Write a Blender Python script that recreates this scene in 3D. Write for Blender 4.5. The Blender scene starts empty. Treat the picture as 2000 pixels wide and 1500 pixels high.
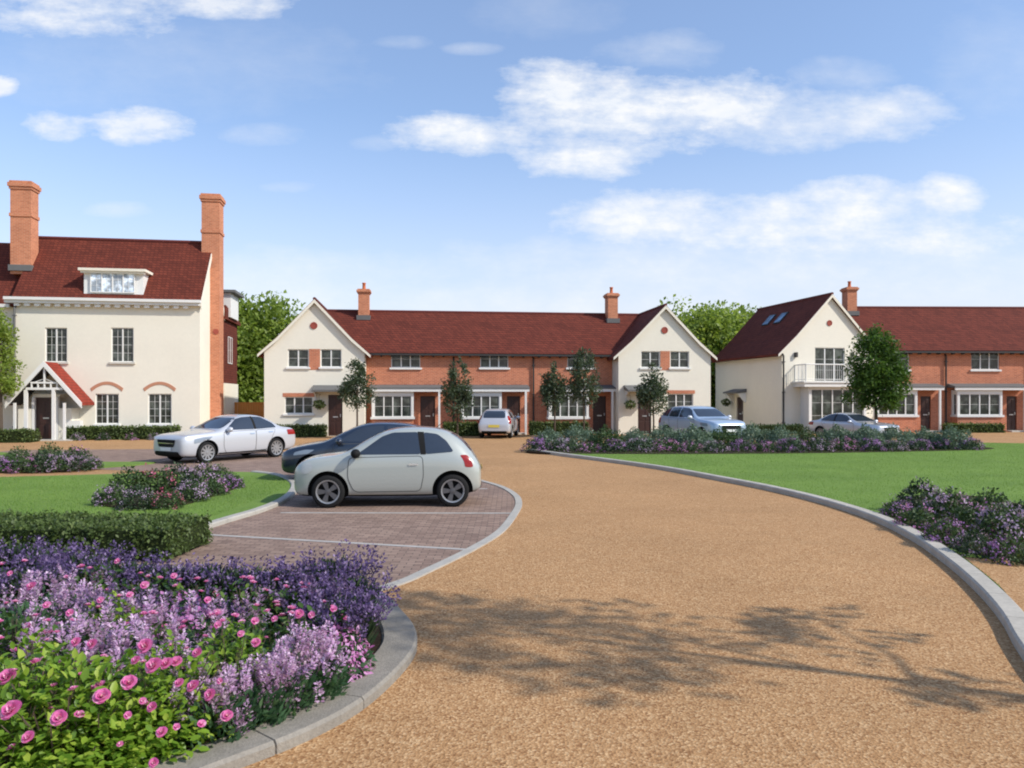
import bpy, bmesh, math, random
import numpy as np
from mathutils import Vector, Matrix
from mathutils.bvhtree import BVHTree

random.seed(7)
rng = np.random.default_rng(11)
scene = bpy.context.scene
COL = scene.collection
R = math.radians

# ------------------------------------------------------------------ camera model of the photograph
F, EYE, HZ = 1500.0, 2.05, 777.0          # focal length in photo pixels, eye height, horizon row

def G(px, py, z=0.0):
    """the point at height z that the photo shows at pixel px, py"""
    d = F * (EYE - z) / (py - HZ)
    return ((px - 1000.0) * d / F, d)

def lin(r, g, b):
    f = lambda c: (c / 12.92 if c <= 0.04045 else ((c + 0.055) / 1.055) ** 2.4)
    return (f(r / 255), f(g / 255), f(b / 255), 1)

# ------------------------------------------------------------------ objects
def tag(o, label=None, cat=None, group=None, kind=None):
    if label: o['label'] = label
    if cat: o['category'] = cat
    if group: o['group'] = group
    if kind: o['kind'] = kind
    return o

def thing(name, label, cat, loc=(0, 0, 0), rz=0.0, group=None):
    o = bpy.data.objects.new(name, None)
    o.empty_display_size = 0.2
    COL.objects.link(o)
    o.location = loc
    o.rotation_euler = (0, 0, rz)
    return tag(o, label, cat, group)

def link(name, me, parent=None, loc=None, rot=None, scale=None):
    o = bpy.data.objects.new(name, me)
    COL.objects.link(o)
    if parent: o.parent = parent
    if loc is not None: o.location = loc
    if rot is not None: o.rotation_euler = rot
    if scale is not None: o.scale = (scale,) * 3 if isinstance(scale, (int, float)) else scale
    return o

def copy_tree(o, parent=None):
    c = o.copy()
    COL.objects.link(c)
    if parent: c.parent = parent
    for ch in list(o.children):
        copy_tree(ch, c)
    return c

class MB:
    """collects faces and links them as ONE mesh object"""
    def __init__(s):
        s.v, s.f, s.m = [], [], []
    def poly(s, pts, m=0):
        n = len(s.v)
        s.v += [tuple(p) for p in pts]
        s.f.append(tuple(range(n, n + len(pts))))
        s.m.append(m)
    def obox(s, o, u, n, a0, a1, t0, t1, d0, d1, m=0):
        """box in a wall frame: o origin, u along the wall, n inward"""
        o, u, n = Vector(o), Vector(u), Vector(n)
        P = lambda a, t, d: o + u * a + n * d + Vector((0, 0, t))
        c = [P(a, t, d) for d in (d0, d1) for t in (t0, t1) for a in (a0, a1)]
        k = len(s.v)
        s.v += [tuple(p) for p in c]
        for q in ((0, 1, 3, 2), (4, 6, 7, 5), (0, 4, 5, 1), (2, 3, 7, 6), (0, 2, 6, 4), (1, 5, 7, 3)):
            s.f.append(tuple(k + i for i in q)); s.m.append(m)
    def box(s, x0, x1, y0, y1, z0, z1, m=0):
        s.obox((0, 0, 0), (1, 0, 0), (0, 1, 0), x0, x1, z0, z1, y0, y1, m)
    def prism(s, prof, f, a, b, m=0, cap=True):
        """prof: closed 2D outline; f(p, t) -> 3D; extruded from t=a to t=b"""
        n = len(prof); k = len(s.v)
        s.v += [tuple(f(p, a)) for p in prof] + [tuple(f(p, b)) for p in prof]
        for i in range(n):
            j = (i + 1) % n
            s.f.append((k + i, k + j, k + n + j, k + n + i)); s.m.append(m)
        if cap:
            s.f.append(tuple(k + i for i in reversed(range(n)))); s.m.append(m)
            s.f.append(tuple(k + n + i for i in range(n))); s.m.append(m)
    def tube(s, pts, rad, n=8, m=0, cap=True):
        pts = [Vector(p) for p in pts]
        if not hasattr(rad, '__len__'): rad = [rad] * len(pts)
        k = len(s.v); side = None
        for i, p in enumerate(pts):
            d = (pts[min(i + 1, len(pts) - 1)] - pts[max(i - 1, 0)]).normalized()
            if side is None:
                side = d.orthogonal().normalized()
            side = (side - d * side.dot(d)).normalized()
            up = d.cross(side)
            for j in range(n):
                a = 2 * math.pi * j / n
                s.v.append(tuple(p + (side * math.cos(a) + up * math.sin(a)) * rad[i]))
        for i in range(len(pts) - 1):
            for j in range(n):
                a, b = k + i * n + j, k + i * n + (j + 1) % n
                s.f.append((a, b, b + n, a + n)); s.m.append(m)
        if cap:
            s.f.append(tuple(k + j for j in reversed(range(n)))); s.m.append(m)
            e = k + (len(pts) - 1) * n
            s.f.append(tuple(e + j for j in range(n))); s.m.append(m)
    def lathe(s, prof, c=(0, 0, 0), axis='z', n=20, m=0):
        k = len(s.v)
        for (r, h) in prof:
            for j in range(n):
                a = 2 * math.pi * j / n
                p = (r * math.cos(a), r * math.sin(a), h) if axis == 'z' else (r * math.cos(a), h, r * math.sin(a))
                s.v.append((c[0] + p[0], c[1] + p[1], c[2] + p[2]))
        for i in range(len(prof) - 1):
            for j in range(n):
                a, b = k + i * n + j, k + i * n + (j + 1) % n
                s.f.append((a, b, b + n, a + n)); s.m.append(m)
    def ellipsoid(s, c, r, n=10, m=0):
        prof = [(max(1e-4, math.sin(math.pi * i / n)), -math.cos(math.pi * i / n)) for i in range(n + 1)]
        k = len(s.v)
        s.lathe(prof, (0, 0, 0), 'z', 14, m)
        for i in range(k, len(s.v)):
            x, y, z = s.v[i]
            s.v[i] = (c[0] + x * r[0], c[1] + y * r[1], c[2] + z * r[2])
    def mesh(s, name, mats, off=(0, 0, 0), smooth=False):
        me = bpy.data.meshes.new(name)
        me.from_pydata([(x + off[0], y + off[1], z + off[2]) for x, y, z in s.v], [], s.f)
        for m in (mats if isinstance(mats, (list, tuple)) else [mats]):
            me.materials.append(m)
        me.polygons.foreach_set('material_index', s.m)
        if smooth:
            me.polygons.foreach_set('use_smooth', [True] * len(s.f))
        me.update()
        return me
    def build(s, name, mats, parent=None, off=(0, 0, 0), smooth=False, bevel=0.0):
        o = link(name, s.mesh(name, mats, off, smooth), parent)
        if bevel:
            md = o.modifiers.new('bevel', 'BEVEL')
            md.width = bevel; md.segments = 2; md.limit_method = 'ANGLE'
        return o

# ------------------------------------------------------------------ materials
def new_mat(name):
    m = bpy.data.materials.new(name)
    m.use_nodes = True
    nt = m.node_tree
    return m, nt, nt.nodes['Principled BSDF']

def nd(nt, typ, **kw):
    n = nt.nodes.new(typ)
    for k, v in kw.items():
        if k in n.inputs: n.inputs[k].default_value = v
        else: setattr(n, k, v)
    return n

def mixc(nt, fac, a, b, mode='MIX'):
    n = nt.nodes.new('ShaderNodeMix')
    n.data_type = 'RGBA'; n.blend_type = mode
    for i, x in ((0, fac), (6, a), (7, b)):
        if hasattr(x, 'is_output'): nt.links.new(x, n.inputs[i])
        else: n.inputs[i].default_value = x
    return n.outputs[2]

def ramp(nt, fac, stops):
    n = nt.nodes.new('ShaderNodeValToRGB')
    e = n.color_ramp.elements
    while len(e) < len(stops): e.new(0.5)
    for i, (p, c) in enumerate(stops):
        e[i].position = p
        e[i].color = c if hasattr(c, '__len__') else (c, c, c, 1)
    nt.links.new(fac, n.inputs[0])
    return n.outputs[0]

def noise(nt, vec, scale, detail=3, rough=0.55):
    n = nd(nt, 'ShaderNodeTexNoise', Scale=scale, Detail=detail, Roughness=rough)
    if vec is not None: nt.links.new(vec, n.inputs['Vector'])
    return n.outputs['Fac']

def objco(nt):
    return nt.nodes.new('ShaderNodeTexCoord').outputs['Object']

def bump(nt, bsdf, h, dist, strength=1.0):
    b = nd(nt, 'ShaderNodeBump', Distance=dist, Strength=strength)
    nt.links.new(h, b.inputs['Height'])
    nt.links.new(b.outputs['Normal'], bsdf.inputs['Normal'])

def sc(c, k):
    return (c[0] * k, c[1] * k, c[2] * k, 1)

def simple(name, col, rough=0.6, var=0.12, scale=3.0, metallic=0.0, coat=0.0, spec=0.5, bmp=0.0, bscale=40):
    """a plain surface with a little wear: two scales of noise on the colour"""
    m, nt, b = new_mat(name)
    co = objco(nt)
    n1 = noise(nt, co, scale, 5)
    n2 = noise(nt, co, scale * 9, 3)
    c = mixc(nt, n1, sc(col, 1 - var), sc(col, 1 + var))
    c = mixc(nt, ramp(nt, n2, [(0.35, 0.0), (0.65, var)]), c, sc(col, 0.6))
    nt.links.new(c, b.inputs['Base Color'])
    b.inputs['Roughness'].default_value = rough
    b.inputs['Metallic'].default_value = metallic
    b.inputs['Coat Weight'].default_value = coat
    b.inputs['Specular IOR Level'].default_value = spec
    if bmp:
        bump(nt, b, noise(nt, co, bscale, 3), bmp)
    return m

def brick_mat(name, c1, c2, mortar, bw=0.225, bh=0.075, mw=0.01, var=0.25, rough=0.85, flat=False, big=0.7, bmp=0.0):
    m, nt, b = new_mat(name)
    co = objco(nt)
    sx = nd(nt, 'ShaderNodeSeparateXYZ'); nt.links.new(co, sx.inputs[0])
    cx = nd(nt, 'ShaderNodeCombineXYZ')
    if flat:
        nt.links.new(sx.outputs[0], cx.inputs[0]); nt.links.new(sx.outputs[1], cx.inputs[1])
    else:
        ad = nd(nt, 'ShaderNodeMath', operation='ADD')
        nt.links.new(sx.outputs[0], ad.inputs[0]); nt.links.new(sx.outputs[1], ad.inputs[1])
        nt.links.new(ad.outputs[0], cx.inputs[0]); nt.links.new(sx.outputs[2], cx.inputs[1])
    t = nd(nt, 'ShaderNodeTexBrick', Scale=1.0)
    t.inputs['Color1'].default_value = c1; t.inputs['Color2'].default_value = c2
    t.inputs['Mortar'].default_value = mortar
    t.inputs['Mortar Size'].default_value = mw; t.inputs['Mortar Smooth'].default_value = 0.3
    t.inputs['Brick Width'].default_value = bw; t.inputs['Row Height'].default_value = bh
    nt.links.new(cx.outputs[0], t.inputs['Vector'])
    n1 = noise(nt, co, big, 5, 0.6)
    n2 = noise(nt, co, 6.0, 3)
    k = mixc(nt, n1, (1 - var, 1 - var, 1 - var, 1), (1 + var, 1 + var, 1 + var, 1))
    c = mixc(nt, 1.0, t.outputs['Color'], k, 'MULTIPLY')
    k2 = mixc(nt, n2, (0.82, 0.82, 0.82, 1), (1.18, 1.15, 1.12, 1))
    c = mixc(nt, 1.0, c, k2, 'MULTIPLY')
    nt.links.new(c, b.inputs['Base Color'])
    b.inputs['Roughness'].default_value = rough
    b.inputs['Specular IOR Level'].default_value = 0.25
    if bmp:
        bump(nt, b, t.outputs['Fac'], -bmp)
    return m

def leaf_mat(name, c1, c2, c3=None, transl=0.35, rough=0.5, spec=0.35):
    """each leaf (mesh island) has its own tint between c1 and c2"""
    m, nt, b = new_mat(name)
    g = nd(nt, 'ShaderNodeNewGeometry')
    st = [(0.0, c1), (0.7, c2), (1.0, c3 or c2)]
    c = ramp(nt, g.outputs['Random Per Island'], st)
    nt.links.new(c, b.inputs['Base Color'])
    b.inputs['Roughness'].default_value = rough
    b.inputs['Specular IOR Level'].default_value = spec
    tr = nd(nt, 'ShaderNodeBsdfTranslucent')
    c2_ = mixc(nt, 1.0, c, (1.25, 1.25, 0.8, 1), 'MULTIPLY')
    nt.links.new(c2_, tr.inputs['Color'])
    mx = nd(nt, 'ShaderNodeMixShader'); mx.inputs[0].default_value = transl
    nt.links.new(b.outputs[0], mx.inputs[1]); nt.links.new(tr.outputs[0], mx.inputs[2])
    nt.links.new(mx.outputs[0], nt.nodes['Material Output'].inputs[0])
    return m

M = {}
M['cream'] = simple('cream_render', lin(229, 223, 206), 0.9, 0.07, 0.7, spec=0.2, bmp=0.003, bscale=60)
M['white'] = simple('white_paint', (0.74, 0.73, 0.69, 1), 0.55, 0.04, 1.5)
M['stone'] = simple('pale_stone', (0.55, 0.52, 0.45, 1), 0.85, 0.12, 3)
M['lead'] = simple('grey_lead', (0.13, 0.13, 0.125, 1), 0.7, 0.15, 3)
M['brick'] = brick_mat('orange_brick', lin(196, 118, 84), lin(172, 98, 70), lin(192, 154, 130))
M['brickchim'] = brick_mat('chimney_brick', lin(200, 128, 94), lin(178, 108, 78), lin(194, 154, 126))
M['roof'] = brick_mat('red_roof_tile', lin(112, 54, 40), lin(92, 43, 32), lin(62, 27, 23), 0.2, 0.14, 0.012, 0.24, 0.92, big=0.9)
M['rooforange'] = brick_mat('orange_roof_tile', lin(150, 60, 44), lin(128, 50, 37), lin(90, 34, 26), 0.2, 0.14, 0.012, 0.2, 0.85)
M['ridge'] = simple('ridge_tile', lin(96, 38, 32), 0.85, 0.15, 4)
M['wood'] = simple('dark_door_wood', lin(58, 32, 24), 0.45, 0.2, 5)
M['fence'] = simple('orange_fence_wood', lin(196, 132, 66), 0.75, 0.2, 4)
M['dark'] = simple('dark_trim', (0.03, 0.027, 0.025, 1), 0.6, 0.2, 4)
M['pot'] = simple('terracotta', lin(190, 104, 64), 0.8, 0.12, 6)
M['arch'] = simple('dusty_brick_arch', lin(186, 132, 104), 0.9, 0.15, 8)
M['vent'] = simple('red_vent', lin(150, 70, 56), 0.8, 0.1, 6)
M['steel'] = simple('steel', (0.55, 0.55, 0.55, 1), 0.3, 0.05, 6, metallic=1.0)
M['soil'] = simple('soil', (0.035, 0.024, 0.016, 1), 0.95, 0.4, 8, spec=0.1, bmp=0.02, bscale=30)
M['kerbbed'] = simple('weathered_kerb_stone', (0.26, 0.235, 0.195, 1), 0.9, 0.4, 3.5, bmp=0.006, bscale=60)
M['kerb'] = simple('kerb_concrete', (0.46, 0.42, 0.35, 1), 0.85, 0.35, 2.5, bmp=0.003, bscale=90)
M['kerbpale'] = simple('kerb_pale_stone', (0.40, 0.375, 0.325, 1), 0.85, 0.25, 2.5, bmp=0.003, bscale=90)
M['paleline'] = simple('pale_paver', (0.42, 0.39, 0.35, 1), 0.85, 0.35, 5)
M['bark'] = simple('bark', (0.09, 0.065, 0.045, 1), 0.9, 0.3, 8, bmp=0.01, bscale=25)

def glass_mat(name, col, rough=0.06):
    """window glass over a dark room: nearly black, with pale smudges of curtain in some places, and a glossy skin"""
    m, nt, b = new_mat(name)
    co = objco(nt)
    n = noise(nt, co, 2.3, 3)
    c = ramp(nt, n, [(0.45, col), (0.66, sc(col, 3.6))])
    nt.links.new(c, b.inputs['Base Color'])
    b.inputs['Roughness'].default_value = rough
    b.inputs['Specular IOR Level'].default_value = 0.45
    return m
M['glass'] = glass_mat('window_glass', (0.028, 0.032, 0.027, 1))
M['glasspale'] = glass_mat('window_glass_with_curtain', (0.30, 0.34, 0.38, 1))
M['skyglass'] = glass_mat('rooflight_glass', (0.05, 0.09, 0.14, 1), 0.03)

# ---- ground
def road_mat():
    m, nt, b = new_mat('resin_gravel')
    co = objco(nt)
    vo = nd(nt, 'ShaderNodeTexVoronoi', Scale=60.0); nt.links.new(co, vo.inputs['Vector'])
    tint = nd(nt, 'ShaderNodeSeparateColor'); nt.links.new(vo.outputs['Color'], tint.inputs[0])
    c = ramp(nt, tint.outputs[0], [(0.0, lin(140, 100, 64)), (0.30, lin(168, 128, 86)), (0.72, lin(178, 139, 97)), (1.0, lin(198, 164, 122))])
    f = noise(nt, co, 75, 3, 0.7)
    c = mixc(nt, ramp(nt, f, [(0.28, 0.5), (0.48, 0.0)]), c, lin(116, 78, 46))
    big = noise(nt, co, 0.35, 5, 0.6)
    c = mixc(nt, 1.0, c, mixc(nt, big, (0.78, 0.775, 0.76, 1), (1.22, 1.22, 1.23, 1)), 'MULTIPLY')
    mid = noise(nt, co, 3.0, 4, 0.6)
    c = mixc(nt, 1.0, c, mixc(nt, mid, (0.88, 0.88, 0.88, 1), (1.12, 1.12, 1.12, 1)), 'MULTIPLY')
    nt.links.new(c, b.inputs['Base Color'])
    b.inputs['Roughness'].default_value = 0.9
    b.inputs['Specular IOR Level'].default_value = 0.2
    bump(nt, b, vo.outputs['Distance'], 0.006, 0.8)
    return m
M['road'] = road_mat()
M['paving'] = brick_mat('block_paving', lin(154, 131, 116), lin(128, 106, 94), lin(106, 92, 82), 0.2, 0.1, 0.008, 0.22, 0.85, flat=True, big=0.5, bmp=0.004)

def grass_mat(name, a, b_, c_):
    m, nt, b = new_mat(name)
    co = objco(nt)
    n1 = noise(nt, co, 0.6, 5, 0.6); n2 = noise(nt, co, 14, 4, 0.7); n3 = noise(nt, co, 60, 2, 0.6)
    c = mixc(nt, ramp(nt, n2, [(0.3, 0.0), (0.7, 1.0)]), a, b_)
    c = mixc(nt, ramp(nt, n3, [(0.45, 0.0), (0.7, 0.5)]), c, c_)
    c = mixc(nt, 1.0, c, mixc(nt, n1, (0.6, 0.66, 0.62, 1), (1.42, 1.33, 1.25, 1)), 'MULTIPLY')
    nt.links.new(c, b.inputs['Base Color'])
    b.inputs['Roughness'].default_value = 0.85
    b.inputs['Specular IOR Level'].default_value = 0.15
    bump(nt, b, n2, 0.03)
    return m
M['lawn'] = grass_mat('lawn_grass', (0.115, 0.20, 0.036, 1), (0.158, 0.26, 0.055, 1), (0.22, 0.29, 0.085, 1))
M['ground'] = grass_mat('far_ground', (0.07, 0.10, 0.03, 1), (0.09, 0.13, 0.04, 1), (0.13, 0.15, 0.06, 1))
M['blade'] = leaf_mat('grass_blade', (0.14, 0.25, 0.043, 1), (0.195, 0.31, 0.062, 1), (0.28, 0.35, 0.105, 1), 0.35, 0.6, 0.2)

# ---- foliage
M['treeleaf'] = leaf_mat('bright_tree_leaf', (0.16, 0.23, 0.04, 1), (0.27, 0.36, 0.07, 1), (0.38, 0.46, 0.13, 1), 0.5)
M['treedeep'] = leaf_mat('deep_tree_leaf', (0.04, 0.09, 0.016, 1), (0.075, 0.145, 0.025, 1), (0.12, 0.20, 0.04, 1), 0.4)
M['treegrey'] = leaf_mat('grey_green_leaf', (0.045, 0.07, 0.04, 1), (0.08, 0.115, 0.065, 1), (0.13, 0.165, 0.10, 1), 0.4)
M['hedge'] = leaf_mat('hedge_leaf', (0.065, 0.10, 0.028, 1), (0.11, 0.16, 0.042, 1), (0.17, 0.22, 0.07, 1))
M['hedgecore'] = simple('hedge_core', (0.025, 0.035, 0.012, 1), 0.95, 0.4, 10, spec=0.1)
M['roseleaf'] = leaf_mat('rose_leaf', (0.10, 0.20, 0.02, 1), (0.22, 0.36, 0.035, 1), (0.38, 0.48, 0.07, 1), 0.4, 0.45, 0.4)
M['roseleafdark'] = leaf_mat('dark_rose_leaf', (0.02, 0.05, 0.012, 1), (0.06, 0.12, 0.022, 1), (0.14, 0.22, 0.035, 1), 0.3, 0.45)
M['salvialeaf'] = leaf_mat('salvia_leaf', (0.035, 0.09, 0.04, 1), (0.07, 0.15, 0.065, 1), (0.14, 0.24, 0.11, 1), 0.3)
M['lavleaf'] = leaf_mat('lavender_leaf', (0.015, 0.035, 0.016, 1), (0.04, 0.07, 0.03, 1), (0.08, 0.115, 0.05, 1), 0.25)
M['shrubgrey'] = leaf_mat('sage_shrub_leaf', (0.09, 0.14, 0.09, 1), (0.14, 0.20, 0.135, 1), (0.23, 0.30, 0.21, 1), 0.25)
M['shrubgreen'] = leaf_mat('shrub_leaf', (0.03, 0.06, 0.02, 1), (0.06, 0.105, 0.03, 1), (0.10, 0.15, 0.05, 1), 0.25)
def petal(name, a, b, c): return leaf_mat(name, a, b, c, 0.3, 0.5, 0.3)
M['rosepink'] = petal('rose_petal', (0.62, 0.12, 0.36, 1), (0.78, 0.27, 0.54, 1), (0.90, 0.62, 0.78, 1))
M['roseheart'] = petal('rose_heart', (0.75, 0.5, 0.42, 1), (0.85, 0.65, 0.55, 1), (0.85, 0.7, 0.4, 1))
M['salviapink'] = petal('salvia_floret', (0.44, 0.24, 0.46, 1), (0.64, 0.42, 0.64, 1), (0.84, 0.68, 0.82, 1))
M['phlox'] = petal('phlox_petal', (0.45, 0.14, 0.38, 1), (0.60, 0.27, 0.53, 1), (0.75, 0.45, 0.68, 1))
M['lavender'] = petal('lavender_floret', (0.075, 0.045, 0.13, 1), (0.16, 0.105, 0.25, 1), (0.36, 0.26, 0.45, 1))
M['mauvelav'] = petal('mauve_lavender_floret', (0.12, 0.07, 0.16, 1), (0.22, 0.14, 0.27, 1), (0.42, 0.30, 0.46, 1))
M['purple'] = petal('purple_flower', (0.26, 0.11, 0.32, 1), (0.42, 0.20, 0.48, 1), (0.58, 0.38, 0.62, 1))
M['mauve'] = petal('mauve_flower', (0.34, 0.22, 0.36, 1), (0.48, 0.34, 0.49, 1), (0.64, 0.52, 0.64, 1))
M['redpink'] = petal('red_pink_flower', (0.40, 0.07, 0.12, 1), (0.55, 0.15, 0.25, 1), (0.7, 0.35, 0.42, 1))

# ---- cars
def paint(name, col, metallic=0.0, rough=0.35, coat=1.0):
    m, nt, b = new_mat(name)
    co = objco(nt)
    n = noise(nt, co, 2.0, 4)
    low = nd(nt, 'ShaderNodeSeparateXYZ'); nt.links.new(co, low.inputs[0])
    dirt = nd(nt, 'ShaderNodeMath', operation='MULTIPLY_ADD'); nt.links.new(n, dirt.inputs[0]); dirt.inputs[1].default_value = 0.5
    inv = nd(nt, 'ShaderNodeMath', operation='MULTIPLY_ADD'); nt.links.new(low.outputs[2], inv.inputs[0]); inv.inputs[1].default_value = -1.1; inv.inputs[2].default_value = 0.22
    nt.links.new(inv.outputs[0], dirt.inputs[2])
    c = mixc(nt, ramp(nt, dirt.outputs[0], [(0.18, 0.0), (0.6, 0.35)]), col, (0.16, 0.13, 0.10, 1))
    nt.links.new(c, b.inputs['Base Color'])
    b.inputs['Roughness'].default_value = rough
    b.inputs['Metallic'].default_value = metallic
    b.inputs['Coat Weight'].default_value = coat
    b.inputs['Coat Roughness'].default_value = 0.06
    return m
M['pearl'] = paint('pearl_car_paint', (0.40, 0.425, 0.39, 1), 0.15)
M['carwhite'] = paint('white_car_paint', (0.52, 0.535, 0.56, 1), 0.25)
M['carblack'] = paint('black_blue_car_paint', (0.012, 0.022, 0.042, 1), 0.2)
M['carsilver'] = paint('silver_car_paint', (0.55, 0.58, 0.64, 1), 0.5)
M['carblue'] = paint('pale_blue_car_paint', (0.40, 0.50, 0.62, 1), 0.35)
M['carglass'] = simple('car_glass', (0.028, 0.038, 0.055, 1), 0.05, 0.15, 1.2, coat=0.3, spec=0.7)
M['tyre'] = simple('tyre_rubber', (0.016, 0.016, 0.016, 1), 0.85, 0.2, 8, spec=0.2)
M['alloy'] = simple('alloy', (0.36, 0.36, 0.36, 1), 0.35, 0.05, 6, metallic=0.6)
M['black'] = simple('black_plastic', (0.012, 0.012, 0.012, 1), 0.7, 0.2, 6, spec=0.15)
M['gap'] = simple('panel_gap', (0.09, 0.092, 0.09, 1), 0.8, 0.1, 6, spec=0.1)
M['alloydark'] = simple('dark_alloy', (0.13, 0.13, 0.135, 1), 0.35, 0.1, 6, metallic=0.5)
M['lampglass'] = simple('headlamp_glass', (0.22, 0.26, 0.31, 1), 0.06, 0.2, 20, spec=0.9)
M['lampclear'] = simple('clear_headlamp', (0.42, 0.44, 0.43, 1), 0.1, 0.15, 20, spec=0.6)
M['tailred'] = simple('tail_lamp', (0.28, 0.015, 0.012, 1), 0.15, 0.1, 10)
M['chrome'] = simple('chrome', (0.7, 0.7, 0.7, 1), 0.15, 0.03, 6, metallic=1.0)
M['plateyellow'] = simple('yellow_plate', (0.70, 0.55, 0.08, 1), 0.5, 0.05, 8)
M['platewhite'] = simple('white_plate', (0.75, 0.75, 0.72, 1), 0.5, 0.05, 8)
# ================================================================== sky, sun, camera
SUN_AZ = R(23)                    # the sun stands to the right and a little behind the camera
SUN_EL = R(39)
to_sun = Vector((math.cos(SUN_EL) * math.cos(SUN_AZ), -math.cos(SUN_EL) * math.sin(SUN_AZ), math.sin(SUN_EL)))
sd = bpy.data.lights.new('sun', 'SUN')
sd.energy = 2.9; sd.angle = R(0.9); sd.color = (1.0, 0.945, 0.86)
sun = bpy.data.objects.new('sun', sd); COL.objects.link(sun)
sun.rotation_euler = to_sun.to_track_quat('Z', 'Y').to_euler()
sun.location = (20, -10, 30)

w = bpy.data.worlds.new('World'); scene.world = w; w.use_nodes = True
nt = w.node_tree; nt.nodes.clear()
out = nd(nt, 'ShaderNodeOutputWorld')
sky = nd(nt, 'ShaderNodeTexSky', sky_type='NISHITA', sun_disc=False, sun_elevation=SUN_EL,
         sun_rotation=math.atan2(to_sun.x, to_sun.y), altitude=0, air_density=1.0, dust_density=0.7, ozone_density=3.2)
bg = nd(nt, 'ShaderNodeBackground', Strength=0.138); nt.links.new(sky.outputs[0], bg.inputs[0])
co = nt.nodes.new('ShaderNodeTexCoord').outputs['Generated']
sx = nd(nt, 'ShaderNodeSeparateXYZ'); nt.links.new(co, sx.inputs[0])
def mth(op, a, b=None, c=None, clamp=False):
    n = nt.nodes.new('ShaderNodeMath'); n.operation = op; n.use_clamp = clamp
    for i, x in enumerate((a, b, c)):
        if x is None: continue
        if hasattr(x, 'is_output'): nt.links.new(x, n.inputs[i])
        else: n.inputs[i].default_value = x
    return n.outputs[0]
yy = mth('MAXIMUM', sx.outputs[1], 0.08)
U = mth('DIVIDE', sx.outputs[0], yy); V = mth('DIVIDE', sx.outputs[2], yy)      # direction on the sky
cv = nd(nt, 'ShaderNodeCombineXYZ')
nt.links.new(U, cv.inputs[0]); nt.links.new(mth('MULTIPLY', V, 1.7), cv.inputs[1])
n_big = noise(nt, cv.outputs[0], 8.5, 10, 0.66)
n_wob = noise(nt, cv.outputs[0], 16.0, 6, 0.6)
cw = nd(nt, 'ShaderNodeCombineXYZ')
nt.links.new(mth('ADD', mth('MULTIPLY', U, 0.62), mth('MULTIPLY', V, 0.45)), cw.inputs[0]); nt.links.new(mth('MULTIPLY', V, 2.6), cw.inputs[1])
n_wisp = noise(nt, cw.outputs[0], 11.0, 9, 0.7)
def blob(px, py, rx, ry, soft=1.0):
    u0, v0 = (px - 1000) / F, (HZ - py) / F
    a = mth('MULTIPLY', mth('SUBTRACT', U, u0), F / rx); b = mth('MULTIPLY', mth('SUBTRACT', V, v0), F / ry)
    r2 = mth('ADD', mth('MULTIPLY', a, a), mth('MULTIPLY', b, b))
    return mth('MULTIPLY', mth('SUBTRACT', 1.0, r2), soft)
def cloud(blobs, amp, gain, top):
    m = blobs[0]
    for b in blobs[1:]: m = mth('SMOOTH_MAX', m, b, 0.35)
    nz = mth('MULTIPLY', mth('SUBTRACT', n_big, 0.5), amp)
    nz = mth('ADD', nz, mth('MULTIPLY', mth('SUBTRACT', n_wob, 0.5), amp * 0.55))
    nz = mth('ADD', nz, mth('MULTIPLY', mth('SUBTRACT', n_wisp, 0.5), amp * 0.7))
    m = mth('MULTIPLY', mth('MAXIMUM', mth('ADD', m, nz), 0.0), gain, clamp=True)
    return mth('MULTIPLY', m, top)
c1 = cloud([blob(1075, 195, 120, 90), blob(1230, 215, 230, 95), blob(1430, 205, 180, 66), blob(900, 262, 165, 46), blob(1140, 305, 150, 52)], 2.6, 0.85, 0.93)
c1b = cloud([blob(1520, 222, 230, 74), blob(1700, 222, 175, 62)], 2.4, 0.62, 0.85)
c2 = cloud([blob(1190, 425, 130, 58), blob(1430, 425, 330, 55), blob(1690, 400, 170, 58), blob(1850, 385, 90, 50), blob(1600, 455, 480, 60, 0.8)], 2.4, 0.85, 0.92)
c3 = cloud([blob(110, 245, 75, 32), blob(275, 243, 110, 42), blob(-5, 168, 40, 22)], 3.0, 0.9, 0.8)
c4 = cloud([blob(150, 15, 260, 60), blob(420, 5, 170, 36)], 3.0, 0.9, 0.75)
c5 = cloud([blob(1290, 98, 130, 45), blob(785, 82, 60, 18), blob(925, 96, 60, 14), blob(520, 262, 90, 24), blob(735, 280, 60, 18), blob(1650, 150, 120, 40), blob(560, 365, 60, 14), blob(1040, 560, 220, 36), blob(230, 408, 70, 16)], 2.2, 0.5, 0.40)
c6 = cloud([blob(330, 130, 420, 110), blob(1080, 20, 160, 60), blob(1960, 110, 160, 120)], 2.0, 0.35, 0.30)
c7 = cloud([blob(1500, 525, 800, 80), blob(560, 545, 260, 70), blob(1150, 590, 500, 50)], 1.8, 0.6, 0.6)
den = c1
for c in (c1b, c2, c3, c4, c5, c6, c7): den = mth('MAXIMUM', den, c)
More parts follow.
